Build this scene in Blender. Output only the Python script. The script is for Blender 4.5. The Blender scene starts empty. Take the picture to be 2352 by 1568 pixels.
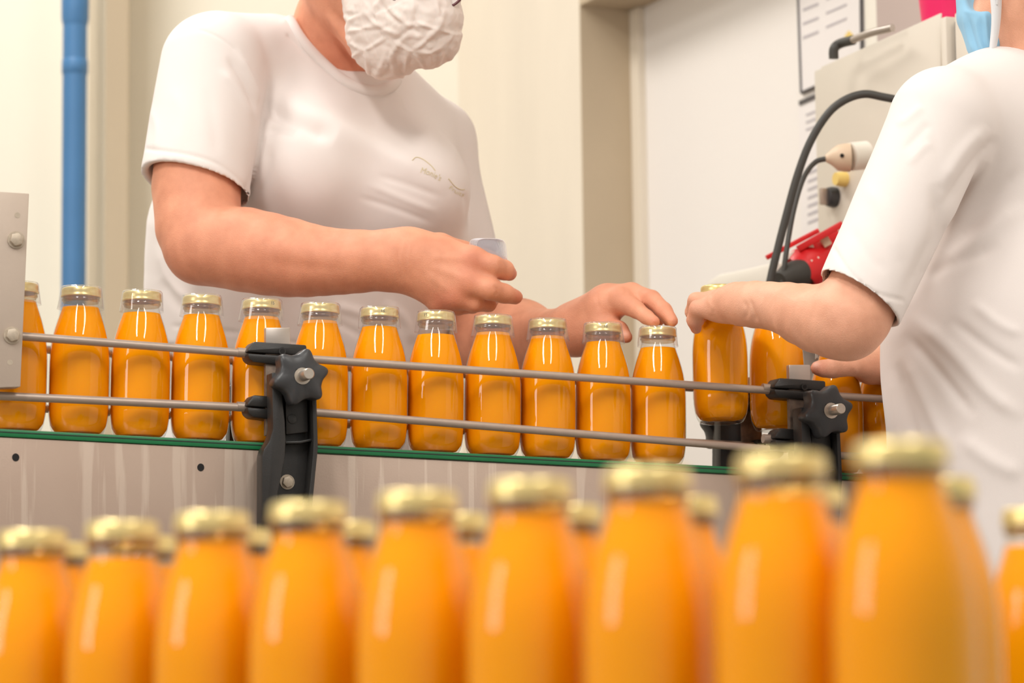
import bpy, bmesh, math, random
import numpy as np
from mathutils import Vector, Matrix
from mathutils.bvhtree import BVHTree

# ------------------------------------------------------------------ camera
FPX = 6533.0                      # focal length in pixels of the 2352 x 1568 frame (100 mm lens)
CAM = np.array([0.0, 0.0, 0.80])
_th = math.atan(766 / FPX); _ro = math.radians(0.7)
_r0 = np.array([1.0, 0, 0]); _u0 = np.array([0, -math.sin(_th), math.cos(_th)])
FW = np.array([0, math.cos(_th), math.sin(_th)])
RT = math.cos(_ro) * _r0 - math.sin(_ro) * _u0
UP = math.cos(_ro) * _u0 + math.sin(_ro) * _r0
scene = bpy.context.scene
COL = scene.collection
cam_data = bpy.data.cameras.new('camera'); cam = bpy.data.objects.new('camera', cam_data); COL.objects.link(cam)
cam_data.sensor_width = 36; cam_data.lens = FPX / 2352 * 36
cam_data.clip_start = 0.05; cam_data.clip_end = 60
m3 = np.stack([RT, UP, -FW], 1)
cam.matrix_world = Matrix([[*m3[i], CAM[i]] for i in range(3)] + [[0, 0, 0, 1]])
cam_data.dof.use_dof = True; cam_data.dof.focus_distance = 2.74; cam_data.dof.aperture_fstop = 7.0
scene.camera = cam

# ------------------------------------------------------------------ light
world = bpy.data.worlds.new('world'); scene.world = world; world.use_nodes = True
world.node_tree.nodes['Background'].inputs[0].default_value = (1.0, 0.95, 0.88, 1)
world.node_tree.nodes['Background'].inputs[1].default_value = 0.48
def area(name, loc, target, sx, sy, power, col=(1, 0.96, 0.9)):
    l = bpy.data.lights.new(name, 'AREA'); l.shape = 'RECTANGLE'; l.size = sx; l.size_y = sy
    l.energy = power; l.color = col
    o = bpy.data.objects.new(name, l); COL.objects.link(o); o.location = loc
    d = Vector(target) - Vector(loc); o.rotation_euler = d.to_track_quat('-Z', 'Y').to_euler()
    return o
area('ceiling_lamp', (-1.0, 0.4, 3.1), (-1.0, 0.4, 0), 0.30, 1.8, 62)
area('ceiling_lamp', (0.9, 0.3, 3.1), (0.9, 0.3, 0), 0.30, 1.8, 40)
area('ceiling_lamp', (-1.0, 3.4, 3.1), (-1.0, 3.4, 0), 0.30, 1.8, 36)
area('ceiling_lamp', (0.9, 3.2, 3.1), (0.9, 3.2, 0), 0.30, 1.8, 28)
area('window_daylight', (-3.2, 0.2, 1.9), (0.0, 2.6, 1.1), 1.0, 1.4, 32, (1, 0.97, 0.93))
vs = scene.view_settings
scene.display_settings.display_device = 'sRGB'
vs.view_transform = 'Standard'; vs.look = 'None'; vs.exposure = 0.05; vs.gamma = 1.0; vs.use_curve_mapping = False
scene.cycles.transparent_max_bounces = 32
scene.cycles.use_denoising = True
scene.cycles.use_adaptive_sampling = True; scene.cycles.adaptive_threshold = 0.03
scene.cycles.max_bounces = 8; scene.cycles.diffuse_bounces = 3; scene.cycles.glossy_bounces = 3
scene.cycles.sample_clamp_indirect = 4.0

# ------------------------------------------------------------------ helpers
def P(x, y, d):                   # world point seen at pixel (x, y) at depth d along the view axis
    return CAM + d * (FW + (x - 1176) / FPX * RT - (y - 784) / FPX * UP)
def PX(p):                        # pixel and depth of world points
    q = np.asarray(p) - CAM; d = q @ FW
    return 1176 + FPX * (q @ RT) / d, 784 - FPX * (q @ UP) / d, d
def lin(c):
    return tuple(((v / 255) / 12.92 if v / 255 <= 0.04045 else ((v / 255 + 0.055) / 1.055) ** 2.4) for v in c) + (1,)
def tag(o, label=None, cat=None, group=None, kind=None):
    if label: o['label'] = label
    if cat: o['category'] = cat
    if group: o['group'] = group
    if kind: o['kind'] = kind
    return o
def empty(name, loc=(0, 0, 0), rot=None, parent=None):
    o = bpy.data.objects.new(name, None); COL.objects.link(o); o.empty_display_size = 0.02
    o.location = Vector([float(v) for v in loc])
    if rot is not None: o.rotation_euler = rot
    if parent: o.parent = parent
    return o
def link(name, me, mat, parent=None, loc=None):
    o = bpy.data.objects.new(name, me); COL.objects.link(o)
    if mat and not me.materials: me.materials.append(mat)
    if parent: o.parent = parent
    if loc is not None: o.location = Vector([float(v) for v in loc])
    return o
def mesh_np(name, v, f, smooth=True):
    me = bpy.data.meshes.new(name)
    me.from_pydata([tuple(float(c) for c in p) for p in v], [], [tuple(int(i) for i in q) for q in f])
    if smooth: me.polygons.foreach_set('use_smooth', [True] * len(me.polygons))
    me.update(); return me
def fix_normals(me, sharp=None):
    bm = bmesh.new(); bm.from_mesh(me); bmesh.ops.recalc_face_normals(bm, faces=bm.faces); bm.to_mesh(me); bm.free()
    if sharp is not None:
        me.polygons.foreach_set('use_smooth', [True] * len(me.polygons))
        try: me.set_sharp_from_angle(angle=math.radians(sharp))
        except Exception: pass
    return me
def rel(o, root):                  # mesh drawn in world space becomes relative to its thing's base
    T = Matrix.Translation(-root.location)
    o.data.transform(T)
    for ch in o.children: ch.data.transform(T)
    return o
def copy_tree(o, parent=None):
    c = o.copy(); COL.objects.link(c); c.parent = parent
    for ch in list(o.children): copy_tree(ch, c)
    return c
def lathe(name, prof, n=48, close=False):
    v = []; f = []
    for r, z in prof:
        for i in range(n):
            a = 2 * math.pi * i / n; v.append((r * math.cos(a), r * math.sin(a), z))
    m = len(prof)
    for j in range(m - 1):
        for i in range(n):
            k = (i + 1) % n; f.append((j * n + i, j * n + k, (j + 1) * n + k, (j + 1) * n + i))
    if close:
        f.append(tuple(range(n))[::-1]); f.append(tuple((m - 1) * n + i for i in range(n)))
    return mesh_np(name, v, f)
def prism(name, pts, base, ax, ay, an, n0, n1, bev=0.0, seg=2, sharp=35):
    """polygon pts (in ax, ay) extruded along an from n0 to n1"""
    bm = bmesh.new(); base, ax, ay, an = map(np.asarray, (base, ax, ay, an))
    lo = [bm.verts.new(tuple(base + p[0] * ax + p[1] * ay + n0 * an)) for p in pts]
    hi = [bm.verts.new(tuple(base + p[0] * ax + p[1] * ay + n1 * an)) for p in pts]
    k = len(pts); bm.faces.new(lo[::-1]); bm.faces.new(hi)
    for i in range(k): bm.faces.new((lo[i], lo[(i + 1) % k], hi[(i + 1) % k], hi[i]))
    bmesh.ops.recalc_face_normals(bm, faces=bm.faces)
    if bev > 0: bmesh.ops.bevel(bm, geom=list(bm.edges), offset=bev, segments=seg, affect='EDGES', profile=0.5)
    me = bpy.data.meshes.new(name); bm.to_mesh(me); bm.free()
    me.polygons.foreach_set('use_smooth', [True] * len(me.polygons))
    try: me.set_sharp_from_angle(angle=math.radians(sharp))
    except Exception: pass
    return me
WX, WY, WZ = np.eye(3)
def box(name, c, s, bev=0.0, ax=WX, ay=WY, az=WZ):
    hx, hy, hz = s[0] / 2, s[1] / 2, s[2] / 2
    return prism(name, [(-hx, -hy), (hx, -hy), (hx, hy), (-hx, hy)], c, ax, ay, az, -hz, hz, bev)
def frame_of(t):
    t = t / np.linalg.norm(t); h = WZ if abs(t[2]) < 0.9 else WX
    a = np.cross(t, h); a /= np.linalg.norm(a); return a, np.cross(t, a)
def tube(name, pts, r, n=16, cap=True):
    pts = [np.asarray(p, float) for p in pts]; rs = r if isinstance(r, (list, tuple)) else [r] * len(pts)
    v = []; f = []; a = b = None
    for i, p in enumerate(pts):
        t = pts[min(i + 1, len(pts) - 1)] - pts[max(i - 1, 0)]; t = t / np.linalg.norm(t)
        if a is None: a, b = frame_of(t)
        else:
            a = a - (a @ t) * t; a /= np.linalg.norm(a); b = np.cross(t, a)
        for k in range(n):
            q = 2 * math.pi * k / n; v.append(p + rs[i] * (math.cos(q) * a + math.sin(q) * b))
    for j in range(len(pts) - 1):
        for k in range(n):
            l = (k + 1) % n; f.append((j * n + k, j * n + l, (j + 1) * n + l, (j + 1) * n + k))
    if cap: f.append(tuple(range(n))[::-1]); f.append(tuple((len(pts) - 1) * n + k for k in range(n)))
    return fix_normals(mesh_np(name, v, f), 40)
def spline(pts, per=8):           # Catmull-Rom through the points
    p = [np.asarray(q, float) for q in pts]; p = [2 * p[0] - p[1]] + p + [2 * p[-1] - p[-2]]; out = []
    for i in range(1, len(p) - 2):
        for k in range(per):
            t = k / per
            out.append(0.5 * (2 * p[i] + (p[i + 1] - p[i - 1]) * t + (2 * p[i - 1] - 5 * p[i] + 4 * p[i + 1] - p[i + 2]) * t * t
                              + (3 * p[i] - p[i - 1] - 3 * p[i + 1] + p[i + 2]) * t ** 3))
    return out + [p[-2]]
def hexbolt(name, c, ax, ay, an, r, h, mat, parent):
    o = link(name, prism(name, [(r * math.cos(math.pi / 3 * i + 0.3), r * math.sin(math.pi / 3 * i + 0.3)) for i in range(6)], c, ax, ay, an, 0, h, r * 0.12), mat, parent)
    link('washer', prism('washer', [(1.25 * r * math.cos(math.pi / 12 * i), 1.25 * r * math.sin(math.pi / 12 * i)) for i in range(24)], c, ax, ay, an, -0.0003, h * 0.22, 0), mat, o)
    return o

# ------------------------------------------------------------------ materials
def new_mat(name):
    m = bpy.data.materials.new(name); m.use_nodes = True
    return m, m.node_tree, m.node_tree.nodes['Principled BSDF']
def setin(b, **kw):
    for k, v in kw.items(): b.inputs[k.replace('_', ' ')].default_value = v
def plain(name, rgb, rough=0.5, metal=0.0, noise=0.0, nscale=40, bump=0.0, bscale=200, stretch=(1, 1, 1), **kw):
    m, t, b = new_mat(name); c = lin(rgb); setin(b, Base_Color=c, Roughness=rough, Metallic=metal, **kw)
    N = t.nodes; L = t.links
    if noise or bump:
        tc = N.new('ShaderNodeTexCoord'); mp = N.new('ShaderNodeMapping'); mp.inputs['Scale'].default_value = stretch
        L.new(tc.outputs['Object'], mp.inputs[0])
    if noise:
        n = N.new('ShaderNodeTexNoise'); n.inputs['Scale'].default_value = nscale; n.inputs['Detail'].default_value = 5
        L.new(mp.outputs[0], n.inputs['Vector'])
        r = N.new('ShaderNodeMixRGB'); r.blend_type = 'MIX'; r.inputs[1].default_value = tuple(v * (1 - noise) for v in c[:3]) + (1,)
        r.inputs[2].default_value = tuple(min(1, v * (1 + noise)) for v in c[:3]) + (1,)
        L.new(n.outputs[0], r.inputs[0]); L.new(r.outputs[0], b.inputs['Base Color'])
    if bump:
        n2 = N.new('ShaderNodeTexNoise'); n2.inputs['Scale'].default_value = bscale; n2.inputs['Detail'].default_value = 4
        L.new(mp.outputs[0], n2.inputs['Vector'])
        bp = N.new('ShaderNodeBump'); bp.inputs['Strength'].default_value = bump; bp.inputs['Distance'].default_value = 0.001
        L.new(n2.outputs[0], bp.inputs['Height']); L.new(bp.outputs[0], b.inputs['Normal'])
    return m
def thin_clear(name, tint, ior, rough, base=0.0, haze=None):
    """thin clear wall: what is behind shows through, Fresnel share is mirrored"""
    m, t, b = new_mat(name); N = t.nodes; L = t.links; N.remove(b)
    out = N['Material Output']; tr = N.new('ShaderNodeBsdfTransparent'); tr.inputs[0].default_value = tint
    gl = N.new('ShaderNodeBsdfGlossy'); gl.inputs['Roughness'].default_value = rough
    fr = N.new('ShaderNodeFresnel'); ge = N.new('ShaderNodeNewGeometry')   # same share on both faces of the wall
    io = N.new('ShaderNodeMapRange'); io.inputs['To Min'].default_value = ior; io.inputs['To Max'].default_value = 1 / ior
    L.new(ge.outputs['Backfacing'], io.inputs['Value']); L.new(io.outputs[0], fr.inputs[0])
    ad = N.new('ShaderNodeMath'); ad.operation = 'ADD'; ad.use_clamp = True; ad.inputs[1].default_value = base
    mx = N.new('ShaderNodeMixShader'); L.new(fr.outputs[0], ad.inputs[0]); L.new(ad.outputs[0], mx.inputs[0])
    src = tr
    if haze:
        df = N.new('ShaderNodeBsdfDiffuse'); df.inputs[0].default_value = (0.9, 0.9, 0.92, 1)
        m2 = N.new('ShaderNodeMixShader'); m2.inputs[0].default_value = haze
        L.new(tr.outputs[0], m2.inputs[1]); L.new(df.outputs[0], m2.inputs[2]); src = m2
    L.new(src.outputs[0], mx.inputs[1]); L.new(gl.outputs[0], mx.inputs[2]); L.new(mx.outputs[0], out.inputs[0])
    return m
M = {}
M['glass'] = thin_clear('bottle_glass', (0.97, 0.98, 0.97, 1), 1.5, 0.015)
M['sleeve'] = thin_clear('clear_plastic', (0.97, 0.97, 0.98, 1), 1.45, 0.05, 0.05, 0.07)
M['finish'] = thin_clear('neck_glass_cap_reflection', (0.80, 0.62, 0.40, 1), 1.5, 0.05, 0.10)  # amber tint paints the gold cap's reflection into the neck glass
M['band'] = thin_clear('stacked_clear_film', (0.99, 0.99, 1.0, 1), 1.45, 0.1, 0.03, 0.09)
M['gold'] = plain('gold_lacquered_tin', (232, 209, 142), 0.30, 0.6, noise=0.06, nscale=60)
M['steel'] = plain('brushed_steel', (190, 180, 172), 0.36, 0.85, noise=0.08, nscale=30, stretch=(1, 1, 12))
M['bolt'] = plain('zinc_bolt', (200, 190, 178), 0.35, 0.8, noise=0.12, nscale=300)
M['dirty_bolt'] = plain('worn_bolt', (190, 176, 158), 0.5, 0.5, noise=0.25, nscale=400)
M['rail'] = plain('grey_steel_rod', (178, 160, 147), 0.42, 0.5, noise=0.10, nscale=90)
M['black'] = plain('black_plastic', (40, 38, 37), 0.42, 0, noise=0.25, nscale=60, bump=0.15, bscale=900)
M['knob'] = plain('dark_grey_knob_plastic', (58, 58, 60), 0.36, 0, noise=0.08, nscale=50, bump=0.1, bscale=1500)
M['green'] = plain('green_belt', (22, 112, 66), 0.4, 0, noise=0.15, nscale=80)
M['hole'] = plain('dark_hole', (22, 18, 18), 0.8)
M['ink'] = plain('black_ink', (60, 55, 45), 0.6)
m, t, b = new_mat('orange_juice')
setin(b, Base_Color=lin((255, 152, 8)), Roughness=0.4)
b.inputs['Specular IOR Level'].default_value = 0.0
N = t.nodes; L = t.links
tc = N.new('ShaderNodeTexCoord'); nz = N.new('ShaderNodeTexNoise'); nz.inputs['Scale'].default_value = 700; nz.inputs['Detail'].default_value = 3
L.new(tc.outputs['Object'], nz.inputs['Vector']); mr = N.new('ShaderNodeMixRGB')
mr.inputs[1].default_value = lin((255, 151, 4)); mr.inputs[2].default_value = lin((255, 170, 14))
L.new(nz.outputs[0], mr.inputs[0]); L.new(mr.outputs[0], b.inputs['Base Color']); M['juice'] = m

# ------------------------------------------------------------------ frame of the long conveyor (slopes 1.9 degrees down to the right)
CO = np.array([-0.40163, 2.63510, 1.02369])
CU = np.array([0.93724597, 0.34703972, -0.03366651]); CN = np.array([0.34723656, -0.93777757, 0.0])
CW = np.array([0.01593551, 0.00590054, 0.99985561])
_CM = np.linalg.inv(np.stack([CU, CN, CW], 1))
def uw(x, y, n):                  # (u, w) of pixel (x, y) on the conveyor-parallel plane at offset n
    o = _CM @ (CAM - CO); d = _CM @ (P(x, y, 1.0) - CAM); s = (n - o[1]) / d[1]
    q = o + s * d; return q[0], q[2]
def CP(u, n, w): return CO + u * CU + n * CN + w * CW
def cprism(name, px, n0, n1, bev=0.0, at=None, seg=2):
    """outline drawn on the plane at offset `at`, extruded from n0 to n1"""
    pts = [uw(x, y, n1 if at is None else at) for x, y in px]
    return prism(name, pts, CO, CU, CW, CN, n0, n1, bev, seg)
# ------------------------------------------------------------------ the room
def at_plan(x, y):                 # column x of the frame at plan depth y
    return (x - 1176) / FPX * 0.9931 * y
M['wall'] = plain('cream_painted_wall', (242, 236, 220), 0.75, 0, noise=0.025, nscale=3)
M['wallr'] = plain('white_panel_wall', (242, 236, 231), 0.6, 0, noise=0.015, nscale=2)
M['jamb'] = plain('patchy_plaster', (234, 223, 206), 0.8, 0, noise=0.10, nscale=7, bump=0.2, bscale=60, stretch=(1, 1, 0.25))
M['reveal'] = plain('shade_toned_plaster_reveal', (196, 178, 152), 0.85, 0, noise=0.08, nscale=8, bump=0.25, bscale=60)  # plaster darkened in colour to stand for the shade in the recess
M['floor'] = plain('grey_floor', (128, 118, 108), 0.5, 0, noise=0.08, nscale=4)
E2 = np.array([-0.415, 0.91, 0]); E2 /= np.linalg.norm(E2); E1 = np.array([E2[1], -E2[0], 0])
def struct(name, me, mat): return tag(link(name, me, mat), kind='structure')
struct('floor', box('floor', (0, 2, -0.05), (9, 9, 0.1)), M['floor'])
YB = 4.62; ZT = 3.2
J = np.array([at_plan(1345, 4.2), 4.2, 0]); JW = 0.0955
zs = P(1345, 22, 4.2 / 0.9931 * 1.02)[2]
tj = (YB - 4.2) / E2[1]; Jb = J + E2 * tj
struct('wall_back', box('wall_back', ((-4.4 + Jb[0] + 0.05) / 2, YB + 0.05, ZT / 2), (Jb[0] + 4.45, 0.1, ZT)), M['wall'])
def ebox(name, a0, a1, b0, b1, z0, z1, mat):     # a along E2 from the corner J, b along E1
    return struct(name, prism(name, [(a0, b0), (a1, b0), (a1, b1), (a0, b1)], J, E2, E1, WZ, z0, z1), mat)
ebox('wall_corner', 0.0004, tj + 0.25, 0, 0.30, 0, ZT, M['jamb'])
ebox('trim_1', -0.0006, 0.0004, 0.0005, 0.30, 0, ZT, M['reveal'])                    # plastered reveal of the recess, shade put into its colour
ebox('wall_right', -3.6, -0.0008, JW, JW + 0.1, 0, ZT, M['wallr'])
ebox('trim_2', -3.6, -0.001, 0, JW - 0.0005, zs, ZT, M['reveal'])                     # lintel over the recess, same shade-toned plaster
ebox('trim_3', -0.028, -0.001, JW - 0.012, JW - 0.0003, 0, zs - 0.001, M['jamb'])     # edge strip beside the reveal
struct('wall_left', box('wall_left', (-4.45, 2.2, ZT / 2), (0.1, 5, ZT)), M['wall'])
# pier and blue pipe at the left
pts = [(at_plan(186, 4.56), 4.56), (at_plan(226, 4.42), 4.42), (at_plan(278, 4.47), 4.47), (at_plan(282, 4.62), 4.62), (at_plan(186, 4.62), 4.62)]
M['pier'] = plain('beige_painted_pier', (222, 208, 186), 0.8, 0, noise=0.03, nscale=5)
struct('trim_4', prism('trim_4', pts, (0, 0, 0), WX, WY, WZ, 0, ZT), M['pier'])
M['blue'] = plain('blue_painted_pipe', (70, 122, 172), 0.45, 0, noise=0.08, nscale=20)
yp = 4.40; xp = at_plan(154, yp); rp = 28.5 / FPX * yp
bp_ = empty('blue_pipe', (xp, yp, 0)); tag(bp_, 'vertical blue painted pipe with a coupling on the cream wall', 'pipe')
link('pipe_run', tube('pipe_run', [(0, 0, 0), (0, 0, ZT)], rp, 32), M['blue'], bp_)
zc = P(154, 128, yp)[2]; link('coupling', lathe('coupling', [(rp, zc - 0.012), (rp * 1.07, zc - 0.010), (rp * 1.07, zc + 0.010), (rp, zc + 0.012)], 32), M['blue'], bp_)
z2 = P(154, 20, yp)[2]
link('coupling', lathe('coupling', [(rp, z2 - 0.006), (rp * 1.12, z2 + 0.004), (rp * 1.14, z2 + 0.05), (rp, z2 + 0.06)], 32), M['blue'], bp_)
link('pipe_clamp', tube('pipe_clamp', [(0, 0, 1.0), (0, YB - yp, 1.0)], 0.008, 12), M['steel'], bp_)
# ------------------------------------------------------------------ long conveyor
m, t, b = new_mat('stained_steel_panel'); N = t.nodes; L = t.links
setin(b, Roughness=0.5, Metallic=0.25)
tc = N.new('ShaderNodeTexCoord'); mp = N.new('ShaderNodeMapping'); mp.inputs['Scale'].default_value = (1, 1, 0.05)
L.new(tc.outputs['Object'], mp.inputs[0])
n1 = N.new('ShaderNodeTexNoise'); n1.inputs['Scale'].default_value = 70; n1.inputs['Detail'].default_value = 4; L.new(mp.outputs[0], n1.inputs['Vector'])
r1 = N.new('ShaderNodeValToRGB'); r1.color_ramp.elements[0].position = 0.57; r1.color_ramp.elements[1].position = 0.62
L.new(n1.outputs[0], r1.inputs[0])
n2 = N.new('ShaderNodeTexNoise'); n2.inputs['Scale'].default_value = 9; n2.inputs['Detail'].default_value = 6; L.new(tc.outputs['Object'], n2.inputs['Vector'])
c1 = N.new('ShaderNodeMixRGB'); c1.inputs[1].default_value = lin((174, 150, 134)); c1.inputs[2].default_value = lin((190, 170, 155)); L.new(n2.outputs[0], c1.inputs[0])
ms = N.new('ShaderNodeMath'); ms.operation = 'MULTIPLY'; ms.inputs[1].default_value = 0.55; L.new(r1.outputs[0], ms.inputs[0])
c2 = N.new('ShaderNodeMixRGB'); c2.inputs[2].default_value = lin((208, 190, 174)); L.new(c1.outputs[0], c2.inputs[1]); L.new(ms.outputs[0], c2.inputs[0])
L.new(c2.outputs[0], b.inputs['Base Color'])
n3 = N.new('ShaderNodeTexNoise'); n3.inputs['Scale'].default_value = 500; L.new(tc.outputs['Object'], n3.inputs['Vector'])
bp = N.new('ShaderNodeBump'); bp.inputs['Strength'].default_value = 0.15; bp.inputs['Distance'].default_value = 0.0005; L.new(n3.outputs[0], bp.inputs['Height']); L.new(bp.outputs[0], b.inputs['Normal'])
M['panel'] = m
M['stained'] = plain('grease_stained_steel', (120, 104, 92), 0.5, 0.4, noise=0.85, nscale=110)
U0, U1 = -0.55, 1.15
conv = empty('bottling_conveyor', CP(0.3, 0, -CO[2] / CW[2]))
tag(conv, 'steel sided bottling conveyor with green belt edge carrying a row of juice bottles', 'conveyor')
def cbox(name, u0, u1, n0, n1, w0, w1, mat, parent, bev=0.0):
    me = prism(name, [(u0, w0), (u1, w0), (u1, w1), (u0, w1)], CO, CU, CW, CN, n0, n1, bev)
    o = rel(link(name, me, mat, parent), conv); return o
us = uw(602, 1100, 0.046)[0]
cbox('side_panel', U0, us - 0.0006, 0.0425, 0.046, -0.155, -0.0072, M['panel'], conv, 0.001)
cbox('side_panel', us + 0.0006, U1, 0.0420, 0.0454, -0.155, -0.0076, M['panel'], conv, 0.001)
cbox('rear_panel', U0, U1, -0.046, -0.0425, -0.155, -0.0072, M['panel'], conv, 0.001)
cbox('belt', U0, U1, -0.040, 0.040, -0.007, -0.0004, M['steel'], conv)
for s in (1, -1):
    e = cbox('belt_edge', U0, U1, min(s * 0.040, s * 0.0475), max(s * 0.040, s * 0.0475), -0.0068, 0.0002, M['green'], conv, 0.0012)
    cbox('belt_seam', U0, U1, min(s * 0.0470, s * 0.0479), max(s * 0.0470, s * 0.0479), -0.0030, -0.0022, M['black'], e)
for u in (-0.35, 0.95):
    for s in (1, -1):
        me = prism('leg', [(u - 0.02, s * 0.03 - 0.012), (u + 0.02, s * 0.03 - 0.012), (u + 0.02, s * 0.03 + 0.012), (u - 0.02, s * 0.03 + 0.012)],
                   CO - np.array([0, 0, CO[2]]), CU * np.array([1, 1, 0]), CN, WZ, 0, CO[2] - 0.03 + u * CU[2], 0.001)
        rel(link('leg', me, M['steel'], conv), conv)
for x, y in ((36, 1050), (461, 1073)):
    u, w = uw(x, y, 0.046)
    me = prism('screw_hole', [(u + 0.0033 * math.cos(math.pi / 10 * i), w + 0.0036 * math.sin(math.pi / 10 * i)) for i in range(20)], CO, CU, CW, CN, 0.0435, 0.0463, 0)
    rel(link('screw_hole', me, M['hole'], conv), conv)
# rails: two in front, two behind
RN = 0.040
def rail(n, x0y0, x1y1, label, u0=None, u1=None, r=0.0039):
    a = uw(*x0y0, n); c = uw(*x1y1, n); sl = (c[1] - a[1]) / (c[0] - a[0])
    u0 = a[0] if u0 is None else u0; u1 = c[0] if u1 is None else u1
    f = lambda u: a[1] + sl * (u - a[0])
    mid = CP((u0 + u1) / 2, n, f((u0 + u1) / 2))
    o = link('guide_rail', tube('guide_rail', [CP(u0, n, f(u0)) - mid, CP(u1, n, f(u1)) - mid], r, 20), M['rail'], None, mid)
    tag(o, label, 'guide rail', 'conveyor guide rails'); return f
fa = rail(RN, (-200, 753), (575, 812), 'upper steel guide rail between the steel box and the left star knob', uw(50, 771, RN)[0])
fb = rail(RN, (-300, 895), (575, 936), 'lower steel guide rail left of the left star knob')
fc = rail(RN, (690, 823), (1765, 896), 'upper steel guide rail between the two star knobs')
fd = rail(RN, (690, 944), (1765, 1031), 'lower steel guide rail between the two star knobs')
fe = rail(RN, (1890, 907), (2500, 947), 'upper steel guide rail right of the right star knob, ending behind the white shirt')
ff = rail(RN, (1890, 1043), (2500, 1083), 'lower steel guide rail right of the right star knob')
WR1 = fc((uw(690, 823, RN)[0] + uw(1765, 896, RN)[0]) / 2); WR2 = fd((uw(690, 944, RN)[0] + uw(1765, 1031, RN)[0]) / 2)
for wv, nm in ((fa(0.1), 'upper'), (fb(0.1) - 0.004, 'lower')):
    mid = CP(0.3, -RN, wv)
    o = link('guide_rail', tube('guide_rail', [CP(U0, -RN, wv) - mid, CP(U1, -RN, wv + 0.004) - mid], 0.0039, 20), M['rail'], None, mid)
    tag(o, nm + ' steel guide rail on the far side of the juice bottles', 'guide rail', 'conveyor guide rails')
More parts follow.
